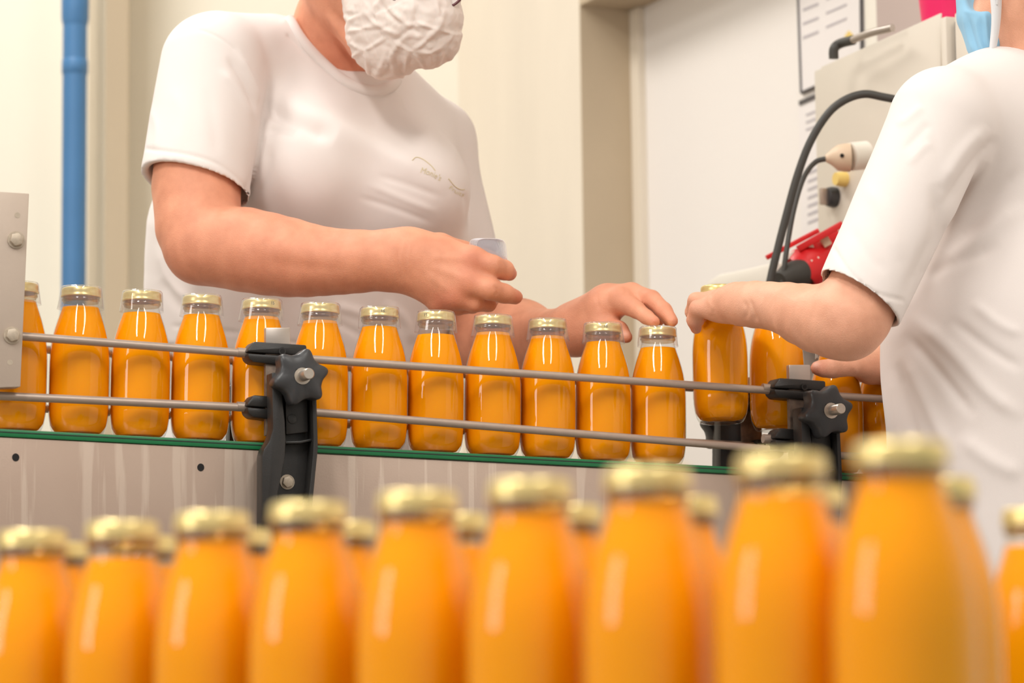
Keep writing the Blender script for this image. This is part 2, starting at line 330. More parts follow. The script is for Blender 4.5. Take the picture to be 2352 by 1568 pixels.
# bracket with clamps and star knob, drawn on the left bracket and repeated
KN = 0.088
ku, kw = uw(687.5, 866, KN)
def build_bracket():
    br = empty('rail_bracket', CP(ku, 0.046, kw))
    def add(name, me, mat, parent=br):
        o = link(name, me, mat, parent)
        return rel(o, br)
    outer = [(624, 860), (626, 940), (627, 985), (619, 1012), (606, 1031), (602, 1046), (602, 1290), (714, 1290), (719, 1150), (726, 1078), (731, 1028), (728, 930), (727, 860)]
    add('bracket_plate', cprism('bracket_plate', outer, 0.0462, 0.062, 0.0012, at=0.062), M['black'])
    add('bracket_flange', cprism('bracket_flange', [(624, 855), (627, 985), (619, 1012), (606, 1031), (602, 1046), (602, 1290), (628, 1290), (634, 1157), (643, 1111), (655, 1051), (657, 1011), (655, 968), (649, 912), (646, 855)], 0.060, 0.080, 0.0016, at=0.080), M['black'])
    add('bracket_flange', cprism('bracket_flange', [(716, 855), (717, 925), (720, 1008), (719, 1038), (712, 1111), (706, 1160), (703, 1290), (714, 1290), (719, 1150), (726, 1078), (731, 1028), (728, 930), (727, 855)], 0.060, 0.080, 0.0014, at=0.080), M['black'])
    add('bracket_web', cprism('bracket_web', [(655, 880), (657, 998), (708, 992), (706, 880)], 0.060, 0.070, 0.0012, at=0.070), M['black'])
    add('bracket_rib', cprism('bracket_rib', [(656, 1013), (690, 1012), (719, 1006), (719, 1012), (690, 1018), (656, 1019)], 0.060, 0.074, 0.0008, at=0.074), M['black'])
    u, w = uw(671, 962, 0.070)
    add('boss', prism('boss', [(u + 0.0045 * math.cos(math.pi / 10 * i), w + 0.0045 * math.sin(math.pi / 10 * i)) for i in range(20)], CO, CU, CW, CN, 0.069, 0.0712, 0.0005), M['black'])
    u, w = uw(662, 1106, 0.066)
    o = hexbolt('mounting_bolt', CP(u, 0.062, w), CU, CW, CN, 0.0056, 0.005, M['dirty_bolt'], br); rel(o, br)
    # rod clamps (two half shells with a seam) and the flat steel bar they slide on
    for py, hw, wd in ((811, 1.0, (567, 702)), (935, 1.05, (566, 640))):
        y0, y1 = py - 26 * hw, py + 25 * hw
        x0, x1 = wd; sl = 0.06
        pl = [(x0, y0 + 18), (x0 + 14, y0), (x1, y0 + sl * (x1 - x0)), (x1, py + sl * (x1 - x0) - 1), (x0 - 1, py - 2)]
        pl2 = [(x0 - 1, py + 1), (x1, py + sl * (x1 - x0) + 2), (x1, y1 + sl * (x1 - x0)), (x0 + 12, y1 - 3), (x0 + 2, y1 - 12)]
        add('rod_clamp', cprism('rod_clamp', pl, 0.030, 0.0545, 0.0018, at=0.050), M['black'])
        add('rod_clamp', cprism('rod_clamp', pl2, 0.030, 0.0545, 0.0018, at=0.050), M['black'])
        u0, w0 = uw(x0 - 2, py, RN)
        add('rod_ferrule', tube('rod_ferrule', [CP(u0 - 0.0085, RN, w0 + 0.0004), CP(u0 + 0.004, RN, w0)], 0.0046, 18), M['rail'])
    u, w = uw(648, 806, 0.0545)
    add('clamp_screw', tube('clamp_screw', [CP(u, 0.050, w), CP(u, 0.0558, w)], 0.0036, 16), M['black'])
    add('clamp_socket', tube('clamp_socket', [CP(u, 0.050, w), CP(u, 0.0561, w)], 0.0021, 12), M['hole'])
    add('steel_bar', cprism('steel_bar', [(610, 752), (667, 752), (667, 812), (610, 812)], 0.0448, 0.0512, 0.0009, at=0.0512), M['steel'])
    add('stained_bar', cprism('stained_bar', [(610, 812), (667, 812), (667, 1000), (610, 1000)], 0.0448, 0.0512, 0.0006, at=0.0512), M['stained'])
    # star knob
    k = empty('star_knob', CP(ku, KN, kw) - np.array(br.location), parent=br)
    pts = []
    for i in range(120):
        a = 2 * math.pi * i / 120
        cyc = 0.5 + 0.5 * math.cos(6 * (a - math.radians(76)))
        pts.append((0.0210 + 0.0062 * cyc ** 1.6, a))
    v = []; f = []; n = 120
    rings = [(0.50, -0.012), (0.93, -0.0115), (1.0, -0.0095), (1.0, 0.004), (0.985, 0.0062), (0.94, 0.0078), (0.80, 0.0092), (0.55, 0.0102), (0.34, 0.0104), (0.30, 0.0085), (0.0, 0.0085)]
    for s, z in rings:
        for r, a in pts:
            rr = r * s if s > 0.6 else (0.5 * r + 0.5 * 0.022) * s
            v.append(CU * rr * math.cos(a) + CW * rr * math.sin(a) + CN * z)
    for j in range(len(rings) - 1):
        for i in range(n):
            q = (i + 1) % n; f.append((j * n + i, j * n + q, (j + 1) * n + q, (j + 1) * n + i))
    link('knob_body', fix_normals(mesh_np('knob_body', v, f), 50), M['knob'], k)
    link('knob_washer', tube('knob_washer', [CN * 0.008, CN * 0.0112], [0.0078, 0.0078], 28), M['bolt'], k)
    link('threaded_bolt', tube('threaded_bolt', [CN * z for z in (0.008, 0.0315, 0.0325)], [0.0053, 0.0053, 0.0046], 28), M['bolt'], k)
    return br
br1 = build_bracket()
tag(br1, 'black plastic rail bracket with star knob and clamps, left of the two', 'bracket', 'guide rail brackets')
ku2, kw2 = uw(1898, 945, KN)
br2 = copy_tree(br1); br2.location = Vector(CP(ku2, 0.046, kw2))
tag(br2, 'black plastic rail bracket with star knob next to the worker in the right half', 'bracket')
for px_, lb in (((1665, 960), 'black rail bracket on the far side of the belt below the lifted bottle'), ((560, 880), 'black rail bracket on the far side of the belt behind the left star knob')):
    b3 = copy_tree(br1); u3, w3 = uw(px_[0], px_[1], -KN)
    b3.rotation_euler = (0, 0, math.pi); b3.location = Vector(CP(u3, -0.046, kw - 0.004 if px_[0] < 1000 else kw2 - 0.004))
    tag(b3, lb, 'bracket')
# steel box at the left end
sb = empty('steel_mounting_box', CP(uw(20, 890, 0.066)[0], 0.05, 0))
def sadd(name, me, mat, parent=sb):
    return rel(link(name, me, mat, parent), sb)
tag(sb, 'scuffed steel mounting box with hex bolts at the left edge', 'machine part')
M['box'] = plain('scuffed_steel_sheet', (196, 180, 166), 0.48, 0.35, noise=0.10, nscale=16, bump=0.1, bscale=300)
sadd('front_plate', cprism('front_plate', [(-260, 424), (67, 444), (47, 888), (-260, 900)], 0.052, 0.0545, 0.0008, at=0.0545), M['box'])
sadd('side_flange', cprism('side_flange', [(58, 446), (66.5, 446), (46.5, 886), (38, 886)], 0.030, 0.0535, 0.0006, at=0.0545), M['box'])
sadd('bottom_flange', cprism('bottom_flange', [(-260, 890), (46, 880), (46, 888), (-260, 899)], 0.034, 0.0535, 0.0006, at=0.0545), M['box'])
for x, y in ((37, 551), (28, 770)):
    u, w = uw(x, y, 0.0545); o = hexbolt('hex_bolt', CP(u, 0.0546, w), CU, CW, CN, 0.0064, 0.0055, M['dirty_bolt'], sb); rel(o, sb)
for x, y in ((40, 494), (23, 832)):
    u, w = uw(x, y, 0.0545)
    sadd('screw_hole', prism('screw_hole', [(u + 0.0026 * math.cos(math.pi / 10 * i), w + 0.0026 * math.sin(math.pi / 10 * i)) for i in range(20)], CO, CU, CW, CN, 0.053, 0.0547, 0), M['dirty_bolt'])
# ------------------------------------------------------------------ juice bottles
K = 0.985
PROF = [(0, 3.0), (12, 2.2), (17.5, 0.6), (20.0, 0), (21.6, 0.5), (23.2, 2.2), (25.0, 5.5), (26.4, 9.5), (27.4, 14.5), (28.1, 20), (28.5, 27), (28.6, 40), (28.6, 60), (28.5, 70), (28.15, 77),
        (27.4, 85), (26.1, 93), (24.4, 100), (22.2, 107.5), (20.0, 114), (18.3, 119), (17.2, 122.5), (16.7, 125.5), (16.6, 127.5), (17.6, 128.3), (17.9, 129.2), (17.5, 130), (16.7, 130.6), (16.7, 136)]
PROF = [(r * K / 1000, z / 1000) for r, z in PROF]
glass_me = lathe('glass_body', PROF, 64)
def body_r(z):
    for (r0, z0), (r1, z1) in zip(PROF[3:], PROF[4:]):
        if z0 <= z <= z1: return r0 + (r1 - r0) * (z - z0) / max(1e-9, z1 - z0)
    return PROF[-1][0]
def juice_mesh(level):
    zs = [z for z in np.linspace(0.0045, level, 40)]
    pr = [(0, 0.0042), (body_r(0.0045) * 0.86, 0.0042)] + [(body_r(z) - 0.0007 - 0.0022 * max(0, 1 - (z - 0.0042) / 0.006), z) for z in zs]
    pr += [(pr[-1][0] - 0.0012, level - 0.0006), (0, level - 0.0008)]
    return fix_normals(lathe('juice', pr, 64))
juice_me = [juice_mesh(l) for l in (0.1175, 0.1195, 0.1215, 0.1235, 0.1262)]
finish_me = lathe('neck_finish', [(r * K / 1000, z / 1000) for r, z in ((16.75, 125.8), (17.0, 126.6), (17.9, 127.4), (18.1, 128.6), (17.6, 129.6), (17.1, 130.0), (17.5, 130.6), (17.3, 131.4))], 64)
cap_pr = [(0, 139.4), (13.5, 139.4), (15.0, 140.0), (16.8, 139.8), (17.8, 139.0), (18.35, 137.6), (18.45, 135), (18.45, 133.2), (18.9, 132.4), (19.0, 131.6), (18.6, 131.0), (17.6, 130.9), (17.2, 131.6)]
cap_me = lathe('cap', [(r * K / 1000, z / 1000) for r, z in cap_pr], 72)
# shrink band: clear sleeve with two side seams, a little wider than the cap and not yet shrunk
def sleeve_mesh(flare, h):
    v = []; f = []; n = 60; rows = [(0.0162, 0.1404), (0.0180, 0.1408), (0.0188, 0.1396), (0.0192, 0.136), (0.0199 + flare * 0.4, 0.128), (0.0206 + flare, 0.1408 - h)]
    for j, (r, z) in enumerate(rows):
        for i in range(n):
            a = 2 * math.pi * i / n; rr = r * (1 + 0.03 * abs(math.cos(a)) ** 6) + 0.0003 * math.sin(3 * a + j)
            v.append((rr * math.cos(a), rr * math.sin(a), z))
    for j in range(len(rows) - 1):
        for i in range(n):
            k = (i + 1) % n; f.append((j * n + i, j * n + k, (j + 1) * n + k, (j + 1) * n + i))
    return mesh_np('seal_sleeve', v, f)
sleeve_me = [sleeve_mesh(0.0004, 0.020), sleeve_mesh(0.0010, 0.021), sleeve_mesh(0.0, 0.0195)]
ASLANT = Matrix(((*[float(v) for v in np.array([CU[0], -CN[0], CW[0]])], 0), (*[float(v) for v in np.array([CU[1], -CN[1], CW[1]])], 0), (*[float(v) for v in np.array([CU[2], -CN[2], CW[2]])], 0), (0, 0, 0, 1))).to_3x3()
UPQ = Vector((0, 0, 1)).rotation_difference(Vector([float(v) for v in CW]))
rng = random.Random(4)
def bottle(loc, label, group, level=1, sleeve=None, rot=None, spin=None):
    o = empty('juice_bottle', loc); tag(o, label, 'bottle', group)
    q = (rot if rot is not None else UPQ) @ Matrix.Rotation(rng.uniform(0, 6.28) if spin is None else spin, 3, 'Z').to_quaternion()
    o.rotation_mode = 'QUATERNION'; o.rotation_quaternion = q
    link('juice', juice_me[level], M['juice'], o)
    link('glass_body', glass_me, M['glass'], o)
    link('neck_finish', finish_me, M['finish'], o)
    c = link('cap', cap_me, M['gold'], o)
    if sleeve is not None: link('seal_sleeve', sleeve_me[sleeve], M['sleeve'], o)
    return o, c
ORD = ['first', 'second', 'third', 'fourth', 'fifth', 'sixth', 'seventh', 'eighth', 'ninth', 'tenth', 'eleventh', 'twelfth', 'thirteenth', 'fourteenth']
SU = [-0.0615, -0.0030, 0.0550, 0.1128, 0.1715, 0.2296, 0.2895, 0.3472, 0.4065, 0.4642, 0.5233, 0.5827]
LV = [3, 2, 1, 2, 3, 3, 2, 0, 3, 3, 2, 1]
SL = [0, 1, 2, 0, 1, 1, 2, 0, 1, 1, 0, 2]
extra = {0: ' partly behind the steel box', 4: ' behind the left star bracket', 11: ' under the reaching fingertips'}
belt_bottles = []
for i, u in enumerate(SU):
    lab = 'juice bottle on the long conveyor, %s from the left%s' % (ORD[i], extra.get(i, ''))
    belt_bottles.append(bottle(CP(u, 0, 0.0004), lab, 'juice bottles on the long conveyor', LV[i], SL[i]))
def cap_digits(cap, txt, ang, h=0.0042):
    cu = bpy.data.curves.new('date_print', 'FONT'); cu.body = txt; cu.size = h; cu.align_x = 'CENTER'; cu.align_y = 'CENTER'; cu.resolution_u = 2
    tmp = bpy.data.objects.new('tmp_text', cu); COL.objects.link(tmp)
    me = bpy.data.meshes.new_from_object(tmp.evaluated_get(bpy.context.evaluated_depsgraph_get()))
    bpy.data.objects.remove(tmp); R = 18.62 * K / 1000
    for v in me.vertices:
        a = v.co.x / R + ang; v.co = Vector((R * math.cos(a), R * math.sin(a), 0.1357 + v.co.y))
    me.materials.clear(); return link('date_print', me, M['ink'], cap)
bpy.context.view_layer.update()
for i, off in ((4, 0.7), (6, 0.22), (7, -0.55), (10, 0.12)):
    root, cap = belt_bottles[i]
    q = root.rotation_quaternion.inverted() @ Vector((float(-P(1176, 784, 1)[0]), -1.0, 0)); a0 = math.atan2(q.y, q.x)
    cap_digits(cap, '15', a0 + off)
# lifted and far right bottles
bottle(CP(uw(1657, 975, 0.005)[0], 0.005, uw(1657, 972, 0.005)[1]), 'juice bottle lifted clear of the conveyor by the gripping hand', 'juice bottles being handled at the right', 3, None,
       Vector((0, 0, 1)).rotation_difference(Vector([float(v) for v in (CW - 0.02 * CN - 0.01 * CU)])))
bottle(CP(uw(1785, 992, -0.006)[0], -0.006, uw(1785, 990, -0.006)[1]), 'juice bottle behind the steel bar of the right bracket, under the forearm', 'juice bottles being handled at the right', 3, None)
bottle(CP(uw(1921, 1080, 0.0)[0], 0.0, 0.0004), 'juice bottle standing below the outstretched thumb', 'juice bottles being handled at the right', 3, 0)
bottle(CP(uw(2010, 1085, -0.004)[0] + 0.012, -0.004, 0.0004), 'juice bottle on the conveyor partly hidden by the white shirt at right', 'juice bottles being handled at the right', 3, None)
# front conveyor, closer to the camera and lower
FZ = 0.743
def fg(px_, p0, p1):               # where the sight line of column px_ meets the row p0-p1 (pixel column, depth, cap height above the lens), seen from above
    (xa, ya, ha), (xb, yb, hb) = p0, p1; ax, bx = at_plan(xa, ya), at_plan(xb, yb); dx, dy = bx - ax, yb - ya
    k = (px_ - 1176) / FPX * 0.9931; t_ = (k * ya - ax) / (dx - k * dy); return (ax + t_ * dx, ya + t_ * dy, 0.80 + ha + t_ * (hb - ha) - 0.14)
R1 = ((270, 1.42, 0.0785), (2072, 1.09, 0.0870)); R2 = ((321, 1.60, 0.0800), (2150, 1.27, 0.0850))
UPW = Vector((0, 0, 1)).rotation_difference(Vector((0.0, 0.0, 1.0)))
row1 = [62, 270, 478, 700, 953, 1213, 1486, 1796, 2072]
for i, x in enumerate(row1):
    bottle(fg(x, *R1), 'large blurred juice bottle in the foreground row nearest the camera, %s from the left' % ORD[i], 'juice bottles in the foreground front row', (4, 2, 4, 4, 4, 4, 4, 3, 4)[i], None, UPW)
row2 = [120, 321, 538, 778, 1033, 1293, 1560, 1850, 2150]
for i, x in enumerate(row2):
    bottle(fg(x, *R2), 'blurred juice bottle in the second foreground row, behind and right of the %s front bottle' % ORD[i], 'juice bottles in the foreground second row', (4, 3, 4)[i % 3], None, UPW)
for i, x in enumerate((2385,)):
    bottle((0.260, 1.41, 0.739), 'blurred juice bottle cut off by the right edge of the picture in the foreground', 'juice bottles in the foreground third row', 2, None, UPW)
_a = np.array(fg(270, *R1)); _b = np.array(fg(2072, *R1)); fd_ = (_b - _a) / np.linalg.norm(_b - _a); fn_ = np.array([-fd_[1], fd_[0], 0]); fn_ /= np.linalg.norm(fn_); fw_ = np.cross(fd_, fn_)
fc_ = (_a + _b) / 2 + fn_ * 0.10; FZ = fc_[2]
front = empty('front_conveyor', (fc_[0], fc_[1], 0)); tag(front, 'low belt conveyor under the blurred foreground bottles', 'conveyor')
def fadd(name, c, s, mat, bev=0.0):
    rel(link(name, box(name, c, s, bev, fd_, fn_, fw_), mat, front), front)
fadd('belt', fc_ + np.array([0, 0, -0.006]), (1.3, 0.36, 0.008), M['green'])
for s in (-1, 1): fadd('side_panel', fc_ + fn_ * s * 0.185 + np.array([0, 0, -0.055]), (1.3, 0.006, 0.10), M['panel'], 0.001)
for a in (-0.6, 0.6):
    for s in (-1, 1): fadd('leg', fc_ + fd_ * a * 0.9 + fn_ * s * 0.14 + np.array([0, 0, -FZ / 2 - a * 0.004]), (0.04, 0.03, FZ - 0.03), M['steel'], 0.002)
# ------------------------------------------------------------------ smooth body modelling: blended limbs meshed with surface nets
class Blend:
    def __init__(self): self.ops = []
    def cone(self, a, b, ra, rb, k=0.01, flat=None, sub=False, cut=None):
        """limb from a to b with radii ra, rb; flat = (axis, factor) squeezes it along axis; cut = (point, normal) trims it"""
        self.ops.append(('cone', np.asarray(a, float), np.asarray(b, float), ra, rb, k, flat, sub, cut)); return self
    def ell(self, c, r, axes=None, k=0.01, sub=False):
        self.ops.append(('ell', np.asarray(c, float), np.asarray(r, float), np.eye(3) if axes is None else np.asarray(axes, float), k, None, None, sub, None)); return self
    def chain(self, pts, k=0.01, flat=None, sub=False):      # pts: (pixel x, pixel y, depth, radius in pixels)
        w = [(P(x, y, d), r * d / FPX) for x, y, d, r in pts]
        segs = [('cone', a, b, ra, rb, 0.002, flat, False, None) for (a, ra), (b, rb) in zip(w, w[1:])]
        self.ops.append(('poly', segs, None, None, None, k, flat, sub, None)); return self
    def pell(self, x, y, d, rx, ry, rz, k=0.01, ang=0.0, sub=False):   # ellipsoid in pixels, turned by ang in the picture plane
        c, s = math.cos(math.radians(ang)), math.sin(math.radians(ang)); q = d / FPX
        return self.ell(P(x, y, d), (rx * q, ry * q, rz * q), np.stack([c * RT + s * UP, -s * RT + c * UP, FW]), k, sub)
    @staticmethod
    def dist(op, X):
        if op[0] == 'poly':
            D = Blend.dist(op[1][0], X)
            for s_ in op[1][1:]: D = Blend.comb(D, Blend.dist(s_, X), 0.002, False)
            return D
        if op[0] == 'cone':
            _, a, b, ra, rb, k, flat, sub, cut = op
            ba = b - a; pa = X - a; t_ = np.clip(pa @ ba / max(1e-12, float(ba @ ba)), 0, 1)
            q = pa - t_[..., None] * ba
            if flat is not None:
                ax = np.asarray(flat[0], X.dtype); ax = ax / np.linalg.norm(ax); q = q + (flat[1] - 1) * (q @ ax)[..., None] * ax
            d = np.sqrt((q * q).sum(-1)) - (ra + t_ * (rb - ra))
            if cut is not None: d = np.maximum(d, (X - np.asarray(cut[0])) @ np.asarray(cut[1]))
            return d
        _, c, r, A = op[:4]
        p = (X - c) @ A.T; k0 = np.sqrt(((p / r) ** 2).sum(-1)); k1 = np.sqrt(((p / (r * r)) ** 2).sum(-1)) + 1e-9
        return k0 * (k0 - 1) / k1
    @staticmethod
    def comb(D, d, k, sub):
        if sub: d = -d; h = np.maximum(k - np.abs(D - d), 0) / k; return np.maximum(D, d) + h * h * k * 0.25
        h = np.maximum(k - np.abs(D - d), 0) / k; return np.minimum(D, d) - h * h * k * 0.25
    @staticmethod
    def shift(op, o):                 # same shape in float32 about o, for speed
        f = lambda a: np.asarray(a, np.float32)
        if op[0] == 'poly': return ('poly', [Blend.shift(s_, o) for s_ in op[1]])
        if op[0] == 'cone':
            cut = None if op[8] is None else (f(np.asarray(op[8][0]) - o), f(op[8][1]))
            fl = None if op[6] is None else (f(op[6][0]), np.float32(op[6][1]))
            return ('cone', f(op[1] - o), f(op[2] - o), np.float32(op[3]), np.float32(op[4]), op[5], fl, op[7], cut)
        return ('ell', f(op[1] - o), f(op[2]), f(op[3]))
    def full(self, X):
        D = np.full(X.shape[:-1], 1.0)
        for op in self.ops: D = self.comb(D, self.dist(op, X), (op[4] if op[0] == 'ell' else op[5]), op[7])
        return D
    def mesh(self, h, B=14):
        lo = np.full(3, 1e9); hi = -lo
        for op in self.ops:
            if op[7]: continue
            if op[0] != 'ell':
                for s_ in (op[1] if op[0] == 'poly' else [op]):
                    r = max(s_[3], s_[4]); lo = np.minimum(lo, np.minimum(s_[1], s_[2]) - r); hi = np.maximum(hi, np.maximum(s_[1], s_[2]) + r)
            else: r = op[2].max(); lo = np.minimum(lo, op[1] - r); hi = np.maximum(hi, op[1] + r)
        lo -= 0.02; hi += 0.02; bs = B * h; nb = np.ceil((hi - lo) / bs).astype(int)
        g = np.stack(np.meshgrid(*[np.arange(n) for n in nb], indexing='ij'), -1).reshape(-1, 3)
        cen = lo + (g + 0.5) * bs; half = bs * 0.5 * math.sqrt(3)
        Dc = self.full(cen); act = np.abs(Dc) < half * 1.7 + 0.004
        g = g[act]; cen = cen[act]; Dc = Dc[act]; n = len(g)
        off = np.stack(np.meshgrid(*[np.arange(B + 1)] * 3, indexing='ij'), -1).reshape(-1, 3).astype(np.float32) * np.float32(h)
        D = np.full((n, (B + 1) ** 3), 1.0, np.float32); mid0 = (lo + hi) / 2
        for op in self.ops:
            k = op[4] if op[0] == 'ell' else op[5]; dc = self.dist(op, cen)
            fl = op[6][1] if op[0] != 'ell' and op[6] is not None else 1.0
            m_ = (dc < half * 1.3 * max(1, fl) + k) if op[7] else (dc < np.maximum(Dc, 0) + half * (1.3 + max(1, fl)) + k)
            idx = np.nonzero(m_)[0]
            for s in range(0, len(idx), 200):
                ii = idx[s:s + 200]; X = ((lo - mid0) + g[ii] * bs).astype(np.float32)[:, None, :] + off[None]
                D[ii] = self.comb(D[ii], self.dist(self.shift(op, mid0), X), np.float32(k), op[7])
        D = D.reshape(n, B + 1, B + 1, B + 1)
        N_ = nb * B + 3
        def gid(ix): return (ix[..., 0] * N_[1] + ix[..., 1]) * N_[2] + ix[..., 2]
        # one vertex per sign-changing cell, at the mean of its edge crossings
        acc = np.zeros((n, B, B, B, 3)); cnt = np.zeros((n, B, B, B))
        cor = lambda i, j, k_: D[:, i:i + B, j:j + B, k_:k_ + B]
        for ax in range(3):
            for u in (0, 1):
                for w_ in (0, 1):
                    o0 = [0, 0, 0]; oth = [q for q in range(3) if q != ax]; o0[oth[0]] = u; o0[oth[1]] = w_
                    o1 = list(o0); o1[ax] = 1; d0 = cor(*o0); d1 = cor(*o1); x = (d0 < 0) != (d1 < 0)
                    t_ = np.where(x, d0 / np.where(x, d0 - d1, 1), 0)
                    for q in range(3): acc[..., q] += np.where(x, (t_ if q == ax else o0[q]), 0)
                    cnt += x
        cell = np.argwhere(cnt > 0)
        lidx = cell[:, 1:] + g[cell[:, 0]] * B
        pos = acc[tuple(cell.T)] / cnt[tuple(cell.T)][:, None]
        V = lo + (lidx + pos) * h; ids = gid(lidx + 1); so = np.argsort(ids); ids = ids[so]; V = V[so]
        quads = []
        for ax in range(3):
            sl0 = [slice(0, B)] * 3; sl1 = [slice(0, B)] * 3; sl1[ax] = slice(1, B + 1)
            d0 = D[(slice(None), *sl0)]; d1 = D[(slice(None), *sl1)]
            e = np.argwhere((d0 < 0) != (d1 < 0)); neg = (d0 < 0)[tuple(e.T)]
            li = e[:, 1:] + g[e[:, 0]] * B + 1; o1, o2 = [(1, 2), (2, 0), (0, 1)][ax]
            q = []
            for da, db in ((-1, -1), (0, -1), (0, 0), (-1, 0)):
                c = li.copy(); c[:, o1] += da; c[:, o2] += db; cid = gid(c)
                p = np.minimum(np.searchsorted(ids, cid), len(ids) - 1); q.append(np.where(ids[p] == cid, p, -1))
            q = np.stack(q, 1); ok = (q >= 0).all(1); q = q[ok]; neg = neg[ok]
            q[~neg] = q[~neg][:, ::-1]; quads.append(q)
        F = np.concatenate(quads)
        return V, F
def relax(V, F, it=2, lam=0.5):
    n = len(V); a = np.concatenate([F[:, i] for i in range(4)]); b = np.concatenate([F[:, (i + 1) % 4] for i in range(4)])
    for _ in range(it):
        s = np.stack([np.bincount(a, V[b, q], n) + np.bincount(b, V[a, q], n) for q in range(3)], 1)
        c = np.bincount(a, minlength=n) + np.bincount(b, minlength=n)
        V = V + lam * (s / np.maximum(c, 1)[:, None] - V)
    return V
def vnormals(V, F):
    fn = np.cross(V[F[:, 2]] - V[F[:, 0]], V[F[:, 3]] - V[F[:, 1]]); n = np.zeros_like(V)
    for i in range(4):
        for q in range(3): n[:, q] += np.bincount(F[:, i], fn[:, q], len(V))
    return n / np.maximum(np.linalg.norm(n, axis=1), 1e-12)[:, None]
def seg_dist(x, y, pl):           # distance in pixels to a polyline, and how far along it (0..1)
    pl = np.asarray(pl, float); best = np.full(x.shape, 1e9); pos = np.zeros(x.shape); n = len(pl) - 1
    for i in range(n):
        a = pl[i]; b = pl[i + 1]; d = b - a; t_ = np.clip(((x - a[0]) * d[0] + (y - a[1]) * d[1]) / (d @ d), 0, 1)
        q = np.hypot(x - a[0] - t_ * d[0], y - a[1] - t_ * d[1]); m_ = q < best; best[m_] = q[m_]; pos[m_] = (i + t_[m_]) / n
    return best, pos
def crease(V, F, folds, Nn=None):
    """folds: (polyline in pixels, half width in pixels, height in mm (+ ridge, - groove)[, fade]) pressed into the side facing the camera"""
    if Nn is None: Nn = vnormals(V, F)
    x, y, d = PX(V); face = np.clip(-(Nn @ FW) * 3, 0, 1); off = np.zeros(len(V))
    for f in folds:
        pl = spline(f[0], 6) if len(f[0]) > 2 else f[0]
        q, s = seg_dist(x, y, pl); fade = np.clip(np.minimum(s, 1 - s) * 5, 0, 1) if len(f) < 4 else 1.0
        off += f[2] / 1000 * np.exp(-(q / f[1]) ** 2) * fade
    return V + Nn * (off * face)[:, None]
def to_mesh(name, V, F):
    me = bpy.data.meshes.new(name); me.vertices.add(len(V)); me.vertices.foreach_set('co', V.astype(np.float32).ravel())
    me.loops.add(len(F) * 4); me.loops.foreach_set('vertex_index', F.astype(np.int32).ravel())
    me.polygons.add(len(F)); me.polygons.foreach_set('loop_start', np.arange(0, len(F) * 4, 4, dtype=np.int32))
    me.polygons.foreach_set('loop_total', np.full(len(F), 4, dtype=np.int32))
    me.update(calc_edges=True); me.validate()
    me.polygons.foreach_set('use_smooth', np.ones(len(me.polygons), bool)); return me
def paint(me, V, base, spots):
    """skin tone as a vertex attribute: base colour plus flushed spots (pixel x, y, depth, radius px, colour, strength)"""
    c = np.tile(np.array(base[:3]), (len(V), 1))
    for x, y, d, r, col, s in spots:
        q = np.linalg.norm(V - P(x, y, d), axis=1) / (r * d / FPX); w_ = s * np.exp(-q ** 2)
        c = c * (1 - w_[:, None]) + np.array(col[:3]) * w_[:, None]
    a = me.color_attributes.new('tone', 'FLOAT_COLOR', 'POINT'); a.data.foreach_set('color', np.concatenate([c, np.ones((len(V), 1))], 1).astype(np.float32).ravel())
def fbm(V, scale, seed, octv=3):
    r = np.random.RandomState(seed); s = np.zeros(len(V)); amp = 1.0
    for o in range(octv):
        for _ in range(5):
            k = r.normal(size=3); k *= scale * 2 ** o / np.linalg.norm(k); s += amp * np.sin(V @ k + r.uniform(0, 6.28)) / 5
        amp *= 0.5
    return s
def skin_mat(name):
    m, t, b = new_mat(name); N = t.nodes; L = t.links
    setin(b, Roughness=0.52, Subsurface_Weight=0.12, Subsurface_Radius=(1.0, 0.35, 0.2), Subsurface_Scale=0.006)
    b.inputs['Specular IOR Level'].default_value = 0.35
    at = N.new('ShaderNodeAttribute'); at.attribute_name = 'tone'
    tc = N.new('ShaderNodeTexCoord'); n = N.new('ShaderNodeTexNoise'); n.inputs['Scale'].default_value = 45; n.inputs['Detail'].default_value = 6
    L.new(tc.outputs['Object'], n.inputs['Vector'])
    r = N.new('ShaderNodeValToRGB'); r.color_ramp.elements[0].color = (0.88, 0.82, 0.80, 1); r.color_ramp.elements[1].color = (1.06, 1.05, 1.05, 1)
    r.color_ramp.elements[0].position = 0.3; r.color_ramp.elements[1].position = 0.7
    L.new(n.outputs[0], r.inputs[0])
    mx = N.new('ShaderNodeMixRGB'); mx.blend_type = 'MULTIPLY'; mx.inputs[0].default_value = 1; L.new(at.outputs['Color'], mx.inputs[1]); L.new(r.outputs[0], mx.inputs[2])
    L.new(mx.outputs[0], b.inputs['Base Color'])
    v = N.new('ShaderNodeTexVoronoi'); v.inputs['Scale'].default_value = 900; L.new(tc.outputs['Object'], v.inputs['Vector'])
    bp = N.new('ShaderNodeBump'); bp.inputs['Strength'].default_value = 0.25; bp.inputs['Distance'].default_value = 0.0008
    L.new(v.outputs['Distance'], bp.inputs['Height']); L.new(bp.outputs[0], b.inputs['Normal']); return m
M['skin'] = skin_mat('skin_ruddy'); M['skin2'] = skin_mat('skin_fair')
def cloth_mat(name, rgb):
    m = plain(name, rgb, 0.85, 0, bump=0.10, bscale=1600); b = m.node_tree.nodes['Principled BSDF']
    b.inputs['Sheen Weight'].default_value = 0.15; b.inputs['Specular IOR Level'].default_value = 0.2; return m
M['shirt'] = cloth_mat('white_cotton', (236, 227, 223)); M['trouser'] = cloth_mat('white_work_trousers', (225, 222, 220))
M['hair'] = plain('brown_hair', (92, 66, 46), 0.5, 0, noise=0.3, nscale=120)
M['eyewhite'] = plain('eye_white', (236, 230, 224), 0.2); M['iris'] = plain('brown_iris', (70, 48, 34), 0.2)
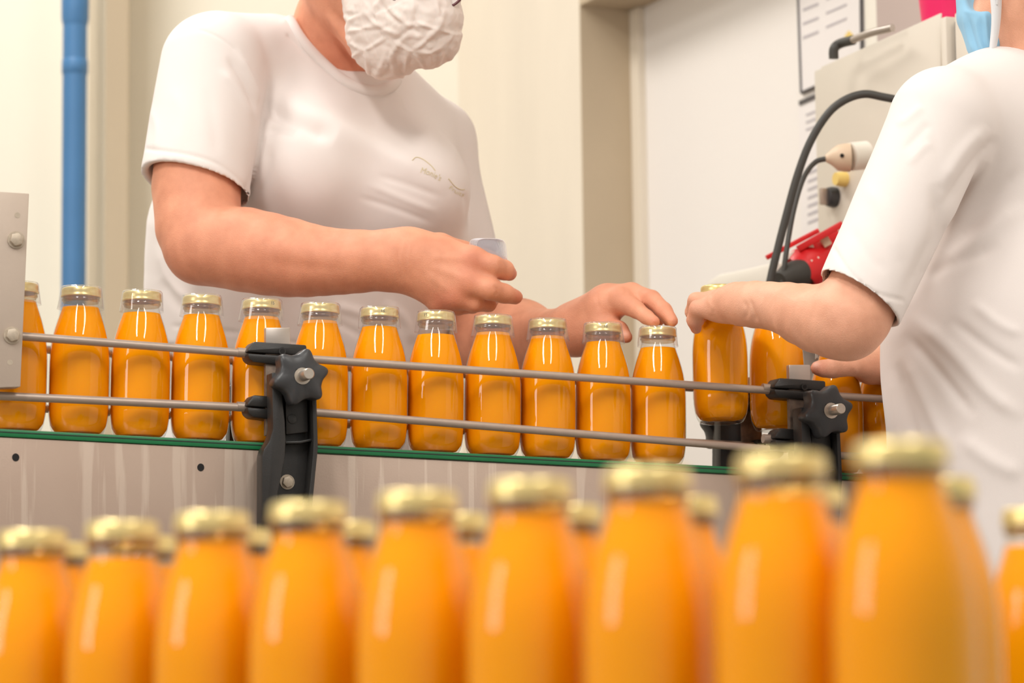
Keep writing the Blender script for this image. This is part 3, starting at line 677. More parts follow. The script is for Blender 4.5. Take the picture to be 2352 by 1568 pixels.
def eyes_on(V, F, spots, brows, base, parent):
    bv = BVHTree.FromPolygons([tuple(v) for v in V], [tuple(f) for f in F.tolist()])
    def hit(x, y, lift):
        di = Vector(P(x, y, 1) - CAM).normalized(); h = bv.ray_cast(Vector(CAM), di); return np.array(h[0] + h[1] * lift) if h[0] else P(x, y, 3.0)
    for x, y, g in spots:                          # eyeball set into the face, iris on its front
        c = hit(x, y, -0.004); e = Blend(); e.ell(c, (0.0115, 0.0105, 0.0085)); v, f = e.mesh(0.0016)
        me = to_mesh('eye', v, f); me.transform(Matrix.Translation(-base)); o = link('eye', me, M['eyewhite'], parent)
        gd = np.asarray(g, float); gd /= np.linalg.norm(gd); e = Blend(); e.ell(c + gd * 0.0062, (0.0045, 0.0045, 0.0045)); v, f = e.mesh(0.001)
        me = to_mesh('iris', v, f); me.transform(Matrix.Translation(-base)); link('iris', me, M['iris'], o)
    for pl in brows:
        me = tube('eyebrow', [hit(x, y, 0.0004) for x, y in spline(pl, 5)], 0.0022, 8); me.transform(Matrix.Translation(-base)); link('eyebrow', me, M['hair'], parent)
M['shoe'] = plain('white_clog', (225, 225, 222), 0.5)
# ------------------------------------------------------------------ worker behind the conveyor
W = empty('person', (P(690, 784, 3.16)[0], P(690, 784, 3.16)[1], 0))
tag(W, 'worker in white t-shirt and crinkled white face cover placing clear bands on bottles', 'person')
def wadd(name, me, mat, parent=W):
    T = Matrix.Translation(-W.location); me.transform(T); return link(name, me, mat, parent)
VD = (FW, 1.3)
s = Blend()
# torso core and shoulders (under the shirt), neck, head
s.chain([(540, 150, 3.06, 70), (760, 190, 3.13, 90), (990, 310, 3.22, 62)], 0.03)
s.chain([(760, 250, 3.15, 130), (740, 420, 3.17, 120)], 0.04)
s.chain([(775, 190, 3.13, 112), (790, 60, 3.10, 116), (830, -60, 3.08, 112)], 0.03)
s.pell(880, -150, 3.05, 165, 215, 190, 0.03, -14)
s.chain([(770, -30, 3.04, 60), (850, 90, 3.01, 58), (930, 105, 2.97, 50)], 0.03)
s.chain([(1000, -60, 2.97, 26), (1030, 10, 2.955, 24)], 0.015)                       # nose
s.pell(730, -120, 2.95, 22, 52, 16, 0.008, -14)                                        # ear
# right arm
s.chain([(482, 190, 3.02, 90), (455, 330, 2.985, 98), (451, 430, 2.965, 102), (455, 520, 2.945, 98), (466, 562, 2.935, 92)], 0.03)
s.chain([(438, 606, 2.945, 34), (475, 590, 2.94, 50)], 0.012)
s.chain([(466, 562, 2.93, 90), (510, 566, 2.925, 94), (562, 573, 2.92, 97), (615, 583, 2.912, 95), (663, 591, 2.905, 91), (704, 597, 2.90, 85), (744, 600, 2.895, 79), (785, 601, 2.89, 75), (825, 600, 2.885, 72.5), (880, 598, 2.88, 69), (935, 597, 2.875, 66)], 0.006)
# right hand, back towards the camera
HF = (FW, 1.25)
s.chain([(930, 598, 2.875, 62), (1000, 612, 2.868, 66), (1040, 632, 2.868, 58)], 0.02, (FW, 1.5))
s.chain([(945, 575, 2.88, 38), (1085, 596, 2.858, 31)], 0.015)
s.chain([(945, 595, 2.872, 38), (1074, 645, 2.853, 31)], 0.014)
s.chain([(945, 612, 2.872, 36), (1044, 677, 2.858, 29)], 0.014)
s.chain([(945, 625, 2.876, 34), (1008, 693, 2.868, 25)], 0.014)
s.chain([(940, 574, 2.895, 40), (1010, 570, 2.905, 36), (1062, 582, 2.915, 28)], 0.015)        # ball of the thumb
s.chain([(1062, 582, 2.915, 27), (1115, 594, 2.925, 22)], 0.006); s.chain([(1115, 594, 2.925, 22), (1152, 604, 2.918, 17)], 0.004)
s.chain([(1085, 597, 2.858, 30), (1132, 611, 2.852, 25.5)], 0.006); s.chain([(1132, 611, 2.852, 25.5), (1158, 620, 2.866, 23)], 0.003); s.chain([(1158, 620, 2.866, 23), (1170, 628, 2.880, 18)], 0.003)
s.chain([(1074, 648, 2.853, 29), (1125, 664, 2.845, 25)], 0.006); s.chain([(1125, 664, 2.845, 25), (1158, 674, 2.856, 22.5)], 0.003); s.chain([(1158, 674, 2.856, 22.5), (1184, 682, 2.868, 17.5)], 0.003)
s.chain([(1044, 680, 2.858, 27), (1090, 696, 2.858, 21)], 0.006); s.chain([(1090, 696, 2.858, 21), (1122, 698, 2.875, 18)], 0.003); s.chain([(1122, 698, 2.875, 18), (1132, 690, 2.895, 15)], 0.003)
s.chain([(1008, 695, 2.868, 23), (1052, 706, 2.872, 18)], 0.006); s.chain([(1052, 706, 2.872, 18), (1086, 705, 2.888, 15)], 0.003); s.chain([(1086, 705, 2.888, 15), (1098, 697, 2.905, 13)], 0.003)
# left arm reaching over to the last bottle
s.chain([(985, 335, 3.23, 48), (1060, 560, 3.19, 52), (1120, 770, 3.15, 74)], 0.02)
s.chain([(1120, 785, 3.15, 74), (1190, 775, 3.08, 76)], 0.03); s.chain([(1190, 775, 3.08, 76), (1260, 770, 3.01, 60), (1318, 758, 2.955, 54)], 0.03)
s.chain([(1318, 758, 2.955, 52), (1385, 705, 2.925, 46), (1425, 690, 2.912, 34)], 0.015)
s.chain([(1330, 740, 2.965, 46), (1400, 686, 2.935, 34), (1452, 675, 2.925, 24)], 0.012)
s.chain([(1330, 740, 2.98, 44), (1400, 686, 2.96, 34), (1455, 680, 2.95, 22)], 0.012)
s.chain([(1330, 745, 2.99, 42), (1395, 695, 2.98, 30), (1445, 690, 2.972, 20)], 0.012)
s.chain([(1335, 765, 2.945, 46), (1385, 757, 2.915, 34)], 0.012); s.chain([(1385, 757, 2.915, 31), (1420, 760, 2.90, 24)], 0.006); s.chain([(1420, 760, 2.90, 22), (1439, 774, 2.892, 15)], 0.004)   # thumb
s.chain([(1425, 692, 2.908, 28), (1462, 711, 2.885, 20)], 0.006); s.chain([(1462, 711, 2.885, 20), (1485, 728, 2.868, 17)], 0.003); s.chain([(1485, 728, 2.868, 17), (1503, 739, 2.858, 14)], 0.003)
s.chain([(1452, 674, 2.922, 24), (1497, 687, 2.898, 21)], 0.006); s.chain([(1497, 687, 2.898, 21), (1525, 713, 2.878, 19)], 0.003); s.chain([(1525, 713, 2.878, 19), (1544, 737, 2.866, 14.5)], 0.003)
s.chain([(1455, 680, 2.948, 22), (1500, 690, 2.928, 19)], 0.006); s.chain([(1500, 690, 2.928, 19), (1522, 715, 2.91, 17), (1534, 737, 2.90, 13)], 0.003)
s.chain([(1445, 690, 2.972, 20), (1485, 700, 2.955, 16)], 0.006); s.chain([(1485, 700, 2.955, 16), (1505, 720, 2.94, 14), (1516, 737, 2.93, 12)], 0.003)
V, F = s.mesh(0.0019)
V = relax(V, F, 4)
folds = [([(920, 545), (914, 600), (922, 655)], 4, -0.9), ([(936, 548), (930, 600), (936, 650)], 4, -0.8), ([(952, 550), (948, 590), (952, 630)], 4, -0.4),
         ([(548, 470), (525, 478), (500, 492)], 6, -1.0), ([(556, 470), (560, 476), (575, 478)], 5, -1.2),
         ([(1146, 598), (1152, 612), (1148, 628)], 3.5, -0.9), ([(1136, 655), (1143, 668), (1138, 682)], 3.5, -0.9), ([(1096, 574), (1100, 600), (1094, 628)], 5, -0.5),
         ([(985, 610), (1030, 625), (1070, 642)], 9, 0.8), ([(985, 590), (1030, 592), (1075, 595)], 9, 0.7), ([(980, 625), (1010, 650), (1040, 672)], 9, 0.7),
         ([(585, 560), (680, 580), (790, 590), (880, 585)], 26, 1.2), ([(600, 600), (700, 612), (800, 618)], 14, -0.7),
         ([(740, 40), (785, 110), (835, 165)], 7, -3.0), ([(765, 20), (810, 85), (850, 135)], 8, -3.2), ([(752, 30), (798, 98), (842, 150)], 7, 1.6), ([(730, 85), (770, 140), (815, 178)], 8, -1.6),
         ([(1378, 668), (1372, 690), (1378, 712)], 5, -0.8), ([(1398, 668), (1396, 690), (1402, 708)], 5, -0.6), ([(1434, 656), (1438, 668), (1436, 678)], 3, -0.6)]
V = crease(V, F, folds)
SK = lin((231, 162, 130)); RD = lin((205, 112, 88)); PK = lin((240, 180, 155)); NL = lin((238, 190, 170))
me = to_mesh('body', V, F)
paint(me, V, SK, [(425, 600, 2.93, 60, RD, 0.45), (1085, 595, 2.84, 36, RD, 0.4), (1073, 645, 2.83, 30, RD, 0.35), (1044, 680, 2.84, 28, RD, 0.4), (1010, 695, 2.85, 26, RD, 0.4),
                   (1180, 632, 2.87, 18, RD, 0.5), (1192, 684, 2.86, 18, RD, 0.5), (1503, 742, 2.85, 14, RD, 0.5), (1545, 740, 2.85, 14, RD, 0.5), (1446, 778, 2.88, 14, RD, 0.5),
                   (800, 130, 3.06, 90, RD, 0.35), (1010, 640, 2.83, 40, PK, 0.4), (1100, 610, 2.83, 20, RD, 0.25), (600, 640, 2.86, 140, RD, 0.15),
                   (1538, 728, 2.855, 8, NL, 0.8), (1436, 764, 2.885, 8, NL, 0.8)])
eyes_on(V, F, [(925, -48, (0.25, -0.9, -0.3)), (1018, -44, (0.5, -0.8, -0.3))], [[(890, -88), (925, -98), (955, -92)], [(1000, -90), (1022, -94), (1036, -84)]], W.location, W)
body = wadd('body', me, M['skin']); body['label'] = 'bare forearms, hands and neck'
# t-shirt
t = Blend()
t.chain([(505, 128, 3.05, 102), (620, 140, 3.09, 108), (760, 190, 3.13, 108)], 0.05)
t.chain([(760, 200, 3.13, 108), (960, 302, 3.2, 86), (1000, 322, 3.22, 84)], 0.05)
t.chain([(735, 400, 3.16, 300), (712, 560, 3.17, 352)], 0.05, (FW, 1.25))
t.chain([(712, 560, 3.17, 352), (682, 700, 3.17, 325)], 0.05, (FW, 1.25))
t.cone(P(682, 700, 3.17), P(672, 900, 3.17), 325 * 3.17 / FPX, 330 * 3.17 / FPX, 0.03, (FW, 1.25), False, (P(680, 800, 3.17), -UP * 0.995 - RT * 0.09))
t.pell(705, 395, 3.045, 160, 150, 140, 0.05, -25)
t.pell(945, 440, 3.075, 132, 140, 140, 0.05, -20)
ra = P(492, 150, 3.03); rb = P(440, 470, 2.96); cut = P(441, 424, 2.967)
axn = (rb - ra) / np.linalg.norm(rb - ra); cn = axn - 0.15 * RT + 0.08 * FW; cn /= np.linalg.norm(cn)
t.cone(ra, rb, 122 * 3.03 / FPX, 129 * 2.96 / FPX, 0.007, None, False, (cut, cn))
t.cone(P(470, 330, 2.99), P(437, 520, 2.95), 110 * 2.99 / FPX, 121.5 * 2.95 / FPX, 0.004, None, True)
la = P(1000, 322, 3.22); lb = P(1072, 620, 3.19); lax = (lb - la) / np.linalg.norm(lb - la)
t.cone(la, lb, 84 * 3.22 / FPX, 80 * 3.19 / FPX, 0.02, None, False, (P(1066, 590, 3.19), lax))
t.cone(P(1045, 500, 3.2), P(1085, 680, 3.19), 60 * 3.2 / FPX, 71 * 3.19 / FPX, 0.004, None, True)
t.chain([(808, 66, 3.03, 118), (850, -110, 2.99, 175)], 0.004, None, True)
t.chain([(790, 120, 3.12, 122), (800, 20, 3.11, 126)], 0.004, None, True)
V, F = t.mesh(0.0021)
V = relax(V, F, 3)
V = V + vnormals(V, F) * (0.0009 * fbm(V, 34, 3, 3))[:, None]
folds = [([(600, 235), (603, 300), (588, 380), (562, 455)], 7, -3.0, 1), ([(540, 110), (575, 170), (596, 235), (602, 290)], 9, 3.0), ([(520, 130), (560, 185), (592, 262)], 8, -2.6), ([(505, 160), (550, 210), (590, 290)], 9, 2.2),
         ([(612, 205), (700, 255), (800, 312), (920, 368), (1030, 436)], 30, 6.0), ([(600, 240), (650, 268), (710, 296), (770, 318)], 18, -7.0), ([(604, 300), (650, 296), (690, 305)], 12, -4.0),
         ([(338, 342), (430, 354), (500, 376), (552, 416), (572, 446)], 4.5, -1.1, 1),
         ([(440, 66), (480, 75), (530, 105), (570, 150), (595, 215)], 3, -0.9),
         ([(662, 82), (720, 136), (780, 186), (830, 215), (870, 226), (905, 208)], 4, -1.3, 1), ([(655, 50), (712, 110), (770, 158), (830, 200), (868, 208), (900, 195)], 9, 1.2, 1),
         ([(905, 190), (925, 225), (940, 262)], 7, -1.2), ([(1020, 275), (1040, 320), (1052, 370)], 10, 1.6), ([(1070, 440), (1074, 490), (1070, 545)], 7, -2.5),
         ([(390, 748), (480, 756), (570, 768)], 6, -2.5), ([(600, 780), (700, 790), (800, 800)], 6, -2.0), ([(840, 420), (920, 455), (1010, 490)], 9, 1.3), ([(820, 450), (910, 480), (1000, 515)], 8, -1.2), ([(860, 400), (940, 425), (1020, 455)], 8, -1.1),
         ([(760, 700), (830, 720), (900, 760)], 12, 2.0), ([(700, 720), (780, 745), (860, 790)], 10, -1.6), ([(880, 690), (930, 735), (950, 790)], 12, 2.0), ([(370, 640), (400, 690), (450, 730)], 14, -1.8),
         ([(360, 560), (385, 640), (440, 700)], 10, 1.5), ([(620, 330), (612, 400), (590, 460)], 12, -1.8), ([(345, 240), (360, 300), (352, 350)], 8, 0.9), ([(395, 200), (420, 270), (410, 340)], 14, 0.9), ([(470, 200), (490, 280), (500, 360)], 14, -0.9)]
V = crease(V, F, folds)
shirt_me = to_mesh('t_shirt', V, F)
shirt_bvh = BVHTree.FromPolygons([tuple(v) for v in V], [tuple(f) for f in F.tolist()])
shirt = wadd('t_shirt', shirt_me, M['shirt'])
# ribbed collar band
cp_ = []
for x, y in spline([(664, 46), (690, 90), (733, 138), (788, 186), (838, 207), (872, 209), (898, 198), (910, 184)], 6):
    di = Vector(P(x, y, 1) - CAM).normalized(); hit = shirt_bvh.ray_cast(Vector(CAM), di)
    if hit[0] and (hit[0] - Vector(P(x, y, 3.05))).length < 0.12: cp_.append(np.array(hit[0] + di * 0.0035))
for _ in range(3): cp_ = [cp_[0]] + [(a + 2 * b + c) / 4 for a, b, c in zip(cp_, cp_[1:], cp_[2:])] + [cp_[-1]]
me = tube('collar', cp_, 0.0068, 12); me.transform(Matrix.Translation(-W.location)); link('collar', me, M['shirt'], shirt)
# trousers, shoes
t = Blend(); hx, hy, hz = P(672, 800, 3.17)
t.cone((hx, hy, hz + 0.03), (hx, hy, hz - 0.12), 0.142, 0.15, 0.03, (FW, 1.25))
for sx in (-1, 1): t.cone((hx + sx * 0.075, hy, hz - 0.12), (hx + sx * 0.09, hy, 0.10), 0.085, 0.055, 0.02)
V, F = t.mesh(0.006); wadd('trousers', to_mesh('trousers', relax(V, F, 2), F), M['trouser'])
for sx in (-1, 1):
    t = Blend(); t.cone((hx + sx * 0.09, hy + 0.04, 0.045), (hx + sx * 0.10, hy - 0.12, 0.035), 0.045, 0.036, 0.02); t.cone((hx + sx * 0.09, hy + 0.03, 0.05), (hx + sx * 0.09, hy + 0.02, 0.10), 0.045, 0.05, 0.02)
    V, F = t.mesh(0.005); wadd('shoe', to_mesh('shoe', V, F), M['shoe'])
# hair
t = Blend(); t.pell(862, -190, 3.06, 188, 222, 212, 0.02, -14); t.pell(985, -50, 2.96, 118, 165, 120, 0.01, -20, True); t.chain([(800, 60, 3.1, 140), (850, -30, 3.05, 120)], 0.01, None, True)
V, F = t.mesh(0.004); wadd('hair', to_mesh('hair', relax(V, F, 2), F), M['hair'])
# crinkled face cover
m, tt, b = new_mat('thin_nonwoven'); setin(b, Base_Color=lin((236, 222, 214)), Roughness=0.7, Subsurface_Weight=0.2, Subsurface_Radius=(1, .6, .5), Subsurface_Scale=0.004); M['veil'] = m
t = Blend()
t.chain([(880, 60, 2.985, 82), (975, 60, 2.955, 78)], 0.03); t.chain([(885, 120, 2.985, 56), (890, 128, 2.98, 55)], 0.03); t.chain([(840, -20, 3.0, 50), (985, -15, 2.945, 58)], 0.03)
t.chain([(985, 85, 2.95, 54), (1000, 60, 2.945, 50)], 0.03)
V, F = t.mesh(0.0016); V = relax(V, F, 2); Nn = vnormals(V, F)
r = np.random.RandomState(11); x, y, d = PX(V); off = np.zeros(len(V))
pts = np.stack([r.uniform(770, 1070, 34), r.uniform(-60, 200, 34)], 1)                      # facets between crumple ridges
dd = np.sort(np.hypot(x[:, None] - pts[:, 0], (y[:, None] - pts[:, 1]) * 1.1), axis=1)
off += 2.6 * np.exp(-((dd[:, 1] - dd[:, 0]) / 9) ** 2) - 0.05 * dd[:, 0]
off += 1.5 * np.abs(fbm(V, 170, 5, 3)) + 0.5 * fbm(V, 700, 6, 2)
V = V + Nn * (off / 1000)[:, None]
V = crease(V, F, [([(870, 180), (910, 110), (950, 70)], 7, 2.0), ([(830, 20), (870, 60), (920, 80)], 6, 2.2), ([(900, 20), (930, 55), (985, 60)], 6, 2.0), ([(960, 10), (950, 60), (965, 80)], 6, -2.0), ([(810, 60), (850, 70), (900, 60)], 5, -1.6), ([(870, 0), (900, 40), (940, 60)], 5, -2.0), ([(980, 90), (1010, 60), (1020, 20)], 6, 1.6)])
mask = wadd('face_cover', to_mesh('face_cover', relax(V, F, 1, 0.3), F), M['veil']); mask['label'] = 'crinkled white non-woven face cover'
# spectacles: rim, lens, temple
M['rim'] = plain('dark_red_spectacle_rim', (96, 34, 42), 0.35); M['lens'] = thin_clear('spectacle_lens', (0.95, 0.95, 0.95, 1), 1.5, 0.02)
gl = empty('glasses', (0, 0, 0), parent=W)
def gadd(name, me, mat): me.transform(Matrix.Translation(-W.location)); return link(name, me, mat, gl)
for cx, cy, d0 in ((1035, -28, 2.925), (925, -40, 2.93)):
    ring = [P(cx + 34 * math.cos(a), cy + 42 * math.sin(a) - 0.25 * 34 * math.cos(a), d0 - 0.006 * math.cos(a)) for a in np.linspace(0, 2 * math.pi, 33)]
    gadd('rim', tube('rim', ring, 0.0014, 8, False), M['rim'])
    v = [P(cx, cy, d0)] + ring[:-1]; gadd('lens', mesh_np('lens', v, [(0, 1 + i, 1 + (i + 1) % 32) for i in range(32)]), M['lens'])
gadd('bridge', tube('bridge', [P(960, -48, 2.925), P(982, -58, 2.915), P(1002, -45, 2.925)], 0.0014, 8), M['rim'])
gadd('temple', tube('temple', [P(892, -60, 2.93), P(800, -90, 2.94), P(725, -130, 3.0)], 0.0018, 8), M['rim'])
# faint gold script on the chest
def script_on_shirt(txt, base_pl, size, wght=0.0):
    cu = bpy.data.curves.new('lettering', 'FONT'); cu.body = txt; cu.size = 1.0; cu.shear = 0.3; cu.resolution_u = 3
    tmp = bpy.data.objects.new('tmp_text', cu); COL.objects.link(tmp)
    me = bpy.data.meshes.new_from_object(tmp.evaluated_get(bpy.context.evaluated_depsgraph_get())); bpy.data.objects.remove(tmp)
    bm = bmesh.new(); bm.from_mesh(me); bmesh.ops.triangulate(bm, faces=bm.faces); bmesh.ops.subdivide_edges(bm, edges=bm.edges, cuts=1); bm.to_mesh(me); bm.free()
    pl = np.array(spline(base_pl, 8)); sg = np.r_[0, np.cumsum(np.hypot(*np.diff(pl, axis=0).T))]; wd = max(v.co.x for v in me.vertices)
    for v in me.vertices:
        q = v.co.x / wd * sg[-1]; x = np.interp(q, sg, pl[:, 0]); y = np.interp(q, sg, pl[:, 1]); i = min(np.searchsorted(sg, q), len(pl) - 1); dv = pl[i] - pl[max(i - 1, 0)] if i else pl[1] - pl[0]
        dv = dv / np.hypot(*dv); h_ = v.co.y * size; x += dv[1] * h_ * 0.5; y -= h_ * 0.95
        di = Vector(P(x, y, 1) - CAM).normalized(); hit = shirt_bvh.ray_cast(Vector(CAM), di)
        v.co = (hit[0] - di * 0.0007) if hit[0] else Vector(P(x, y, 3.0))
    me.materials.clear(); return me
M['goldthread'] = plain('pale_gold_print', (222, 208, 172), 0.6)
def stroke_on_shirt(pl):
    o_ = []
    for x, y in spline(pl, 6):
        di = Vector(P(x, y, 1) - CAM).normalized(); hit = shirt_bvh.ray_cast(Vector(CAM), di); o_.append(np.array(hit[0] - di * 0.0004) if hit[0] else P(x, y, 3.0))
    return tube('print_stroke', o_, 0.0005, 6)
def ladd(name, me): me.transform(Matrix.Translation(-W.location)); return link(name, me, M['goldthread'], shirt)
ladd('lettering', script_on_shirt("Monie's", [(964, 396), (985, 402), (1012, 416)], 20))
ladd('lettering', script_on_shirt("Fruits", [(1030, 432), (1050, 446), (1066, 452)], 14))
ladd('print_stroke', stroke_on_shirt([(947, 368), (956, 361), (972, 366), (990, 380), (1000, 392)]))
ladd('print_stroke', stroke_on_shirt([(1030, 410), (1045, 428), (1058, 435), (1067, 435)]))
# stack of clear neck bands held between thumb and index finger
M['film_edge'] = plain('film_edge', (226, 224, 228), 0.4)
cs = empty('neck_band_stack', P(1120, 590, 2.9)); tag(cs, 'flattened stack of clear plastic neck bands pinched in the fingers', 'plastic bands')
for i in range(6):
    dx = i * 3.4; d0 = 2.888 - 0.0014 * i
    top = [(1080 + dx, 600), (1079 + dx * 0.9, 560), (1088 + dx, 549), (1115 + dx, 548), (1133 + dx, 550), (1142 + dx, 557), (1146 + dx, 575), (1148 + dx, 604)]
    tp = spline(top, 4); nq = len(tp); v = []; f = []
    for dz in (0.0, 0.010):
        for x, y in tp: v.append(P(x, y + 2 * (dz > 0), d0 + dz) - P(1120, 590, 2.9))
    for k in range(nq - 1): f.append((k, k + 1, nq + k + 1, nq + k))
    f += [tuple(range(nq)), tuple(range(nq, 2 * nq))]
    nb_ = link('neck_band', mesh_np('neck_band', v, f, False), M['band'], cs)
    link('band_edge', tube('band_edge', v[:nq], 0.00035, 6), M['film_edge'], nb_)
# ------------------------------------------------------------------ worker at the right, seen from the side and behind
Q = empty('person', (P(2325, 784, 2.79)[0], P(2325, 784, 2.79)[1], 0))
tag(Q, 'worker in white t-shirt and light blue mask at the right edge lifting a bottle', 'person')
def qadd(name, me, mat, parent=Q):
    me.transform(Matrix.Translation(-Q.location)); return link(name, me, mat, parent)
s = Blend()
s.chain([(2370, 260, 2.82, 105), (2375, 20, 2.83, 108), (2370, -60, 2.83, 108)], 0.03)           # neck
s.pell(2372, -150, 2.83, 165, 215, 160, 0.03, 8)                                                # head
s.chain([(2360, -10, 2.80, 60), (2275, 50, 2.81, 44), (2262, 50, 2.84, 40)], 0.03)               # jaw and chin
s.chain([(2205, -90, 2.83, 26), (2190, -45, 2.83, 20)], 0.012)                                   # nose
s.pell(2400, -110, 2.755, 26, 55, 14, 0.008, 10)                                                 # ear
s.chain([(2180, 290, 2.71, 88), (2330, 260, 2.82, 95), (2400, 280, 2.93, 88)], 0.03)
s.chain([(2340, 300, 2.82, 120), (2340, 480, 2.82, 110)], 0.04)
# near arm
s.chain([(2158, 300, 2.70, 72), (2030, 570, 2.65, 74), (1996, 650, 2.64, 88), (1962, 715, 2.63, 90), (1945, 738, 2.625, 86)], 0.02)
s.chain([(1945, 738, 2.625, 86), (1915, 738, 2.635, 83), (1880, 732, 2.65, 79), (1845, 722, 2.67, 71), (1808, 709, 2.695, 61), (1770, 702, 2.715, 55), (1735, 699, 2.735, 54), (1705, 698, 2.755, 51), (1680, 699, 2.772, 45), (1655, 701, 2.785, 36)], 0.010)
s.chain([(1700, 690, 2.78, 42), (1645, 690, 2.805, 24)], 0.01)
s.chain([(1655, 712, 2.782, 27), (1602, 708, 2.790, 19)], 0.008); s.chain([(1602, 708, 2.790, 19), (1594, 735, 2.80, 17)], 0.003); s.chain([(1594, 735, 2.80, 17), (1599, 754, 2.806, 14)], 0.003)
s.chain([(1648, 693, 2.803, 25), (1599, 690, 2.810, 19)], 0.006); s.chain([(1599, 690, 2.810, 19), (1590, 716, 2.822, 16.5)], 0.003); s.chain([(1590, 716, 2.822, 16.5), (1596, 740, 2.832, 14)], 0.003)
s.chain([(1660, 694, 2.82, 25), (1603, 692, 2.838, 17)], 0.006); s.chain([(1603, 692, 2.838, 17), (1600, 720, 2.852, 15), (1606, 738, 2.858, 13)], 0.003)
s.chain([(1668, 700, 2.835, 22), (1615, 698, 2.862, 15)], 0.006); s.chain([(1615, 698, 2.862, 15), (1616, 722, 2.872, 13), (1622, 736, 2.874, 11)], 0.003)
s.chain([(1725, 700, 2.77, 40), (1712, 705, 2.815, 26)], 0.008); s.chain([(1712, 705, 2.815, 25), (1704, 716, 2.85, 19)], 0.004); s.chain([(1704, 716, 2.85, 19), (1692, 724, 2.876, 15)], 0.003)
# far arm and hand with the thumb stretched out
s.chain([(2390, 300, 2.93, 85), (2300, 700, 2.98, 75), (2200, 830, 2.96, 66), (2085, 832, 2.92, 52), (2030, 834, 2.915, 50), (1995, 840, 2.905, 40)], 0.02)
s.chain([(2005, 842, 2.90, 38), (1962, 842, 2.882, 22), (1935, 844, 2.876, 21), (1912, 846, 2.872, 23), (1890, 846, 2.871, 20), (1878, 845, 2.871, 17)], 0.008)
for dy, d1, k_ in ((-24, 2.935, 0), (-10, 2.94, 1), (6, 2.945, 2), (20, 2.945, 3)):
    s.chain([(2020, 830 + dy * 0.7, 2.925 + 0.008 * k_, 28), (1975, 838 + dy, d1 + 0.02, 19)], 0.01); s.chain([(1975, 838 + dy, d1 + 0.02, 18), (1940, 845 + dy, d1 + 0.034, 16), (1912, 852 + dy, d1 + 0.034, 13)], 0.003)
V, F = s.mesh(0.0019); V = relax(V, F, 4)
V = crease(V, F, [([(1708, 688), (1716, 712), (1712, 735)], 5, -1.2), ([(1722, 685), (1730, 715), (1738, 742)], 5, -1.5), ([(1632, 676), (1628, 690), (1634, 706)], 5, 0.9), ([(1640, 702), (1632, 712), (1636, 724)], 5, 0.9),
                  ([(1768, 755), (1800, 772), (1832, 795), (1870, 812)], 6, -0.7), ([(1862, 640), (1838, 664), (1815, 684)], 7, -1.8), ([(1845, 700), (1890, 730), (1905, 770)], 22, -0.8),
                  ([(1898, 828), (1902, 846), (1898, 862)], 3, -0.4), ([(1960, 845), (1962, 855), (1958, 862)], 4, -0.8)])
me = to_mesh('body', V, F); SK2 = lin((236, 178, 148)); RD2 = lin((214, 128, 104)); NL2 = lin((240, 198, 180))
paint(me, V, SK2, [(1590, 760, 2.80, 26, RD2, 0.5), (1872, 846, 2.865, 30, RD2, 0.55), (1590, 700, 2.79, 26, RD2, 0.25), (1930, 770, 2.56, 70, RD2, 0.35), (1880, 708, 2.622, 6, lin((110, 60, 45)), 0.9), (1872, 836, 2.866, 9, NL2, 0.8), (1740, 690, 2.70, 60, lin((238, 190, 164)), 0.4)])
eyes_on(V, F, [(2256, -108, (-0.85, -0.5, 0.0))], [[(2216, -150), (2236, -158), (2262, -154)]], Q.location, Q)
qb = qadd('body', me, M['skin2']); qb['label'] = 'bare forearm gripping a bottle, second hand and neck'
# t-shirt
t = Blend()
t.chain([(2175, 268, 2.71, 112), (2330, 232, 2.82, 122), (2430, 260, 2.93, 112)], 0.05)
t.chain([(2345, 420, 2.82, 258), (2338, 800, 2.80, 280)], 0.06)
t.chain([(2338, 800, 2.80, 280), (2340, 1060, 2.79, 298), (2360, 1280, 2.79, 300)], 0.06)
ra = P(2158, 285, 2.70); rb = P(1950, 740, 2.62); ax = (rb - ra) / np.linalg.norm(rb - ra)
cn = P(2062, 725, 2.64) - P(1893, 600, 2.64); cn = np.cross(cn, FW); cn /= np.linalg.norm(cn); cn = cn if cn @ ax > 0 else -cn
cn = cn - 0.22 * FW; cn /= np.linalg.norm(cn)
t.cone(ra, rb, 118 * 2.70 / FPX, 106 * 2.62 / FPX, 0.014, None, False, (P(1978, 664, 2.60), cn))
t.cone(P(2050, 520, 2.66), P(1930, 780, 2.615), 97 * 2.66 / FPX, 99.5 * 2.615 / FPX, 0.004, None, True)
ra2 = P(2430, 290, 2.94); rb2 = P(2330, 680, 2.98); a2 = (rb2 - ra2) / np.linalg.norm(rb2 - ra2)
t.cone(ra2, rb2, 0.05, 0.047, 0.03, None, False, (P(2345, 620, 2.98), a2))
t.chain([(2372, 110, 2.825, 118), (2330, -80, 2.825, 200)], 0.006, None, True)
V, F = t.mesh(0.0022); V = relax(V, F, 3)
V = V + vnormals(V, F) * (0.0012 * fbm(V, 34, 8, 3))[:, None]
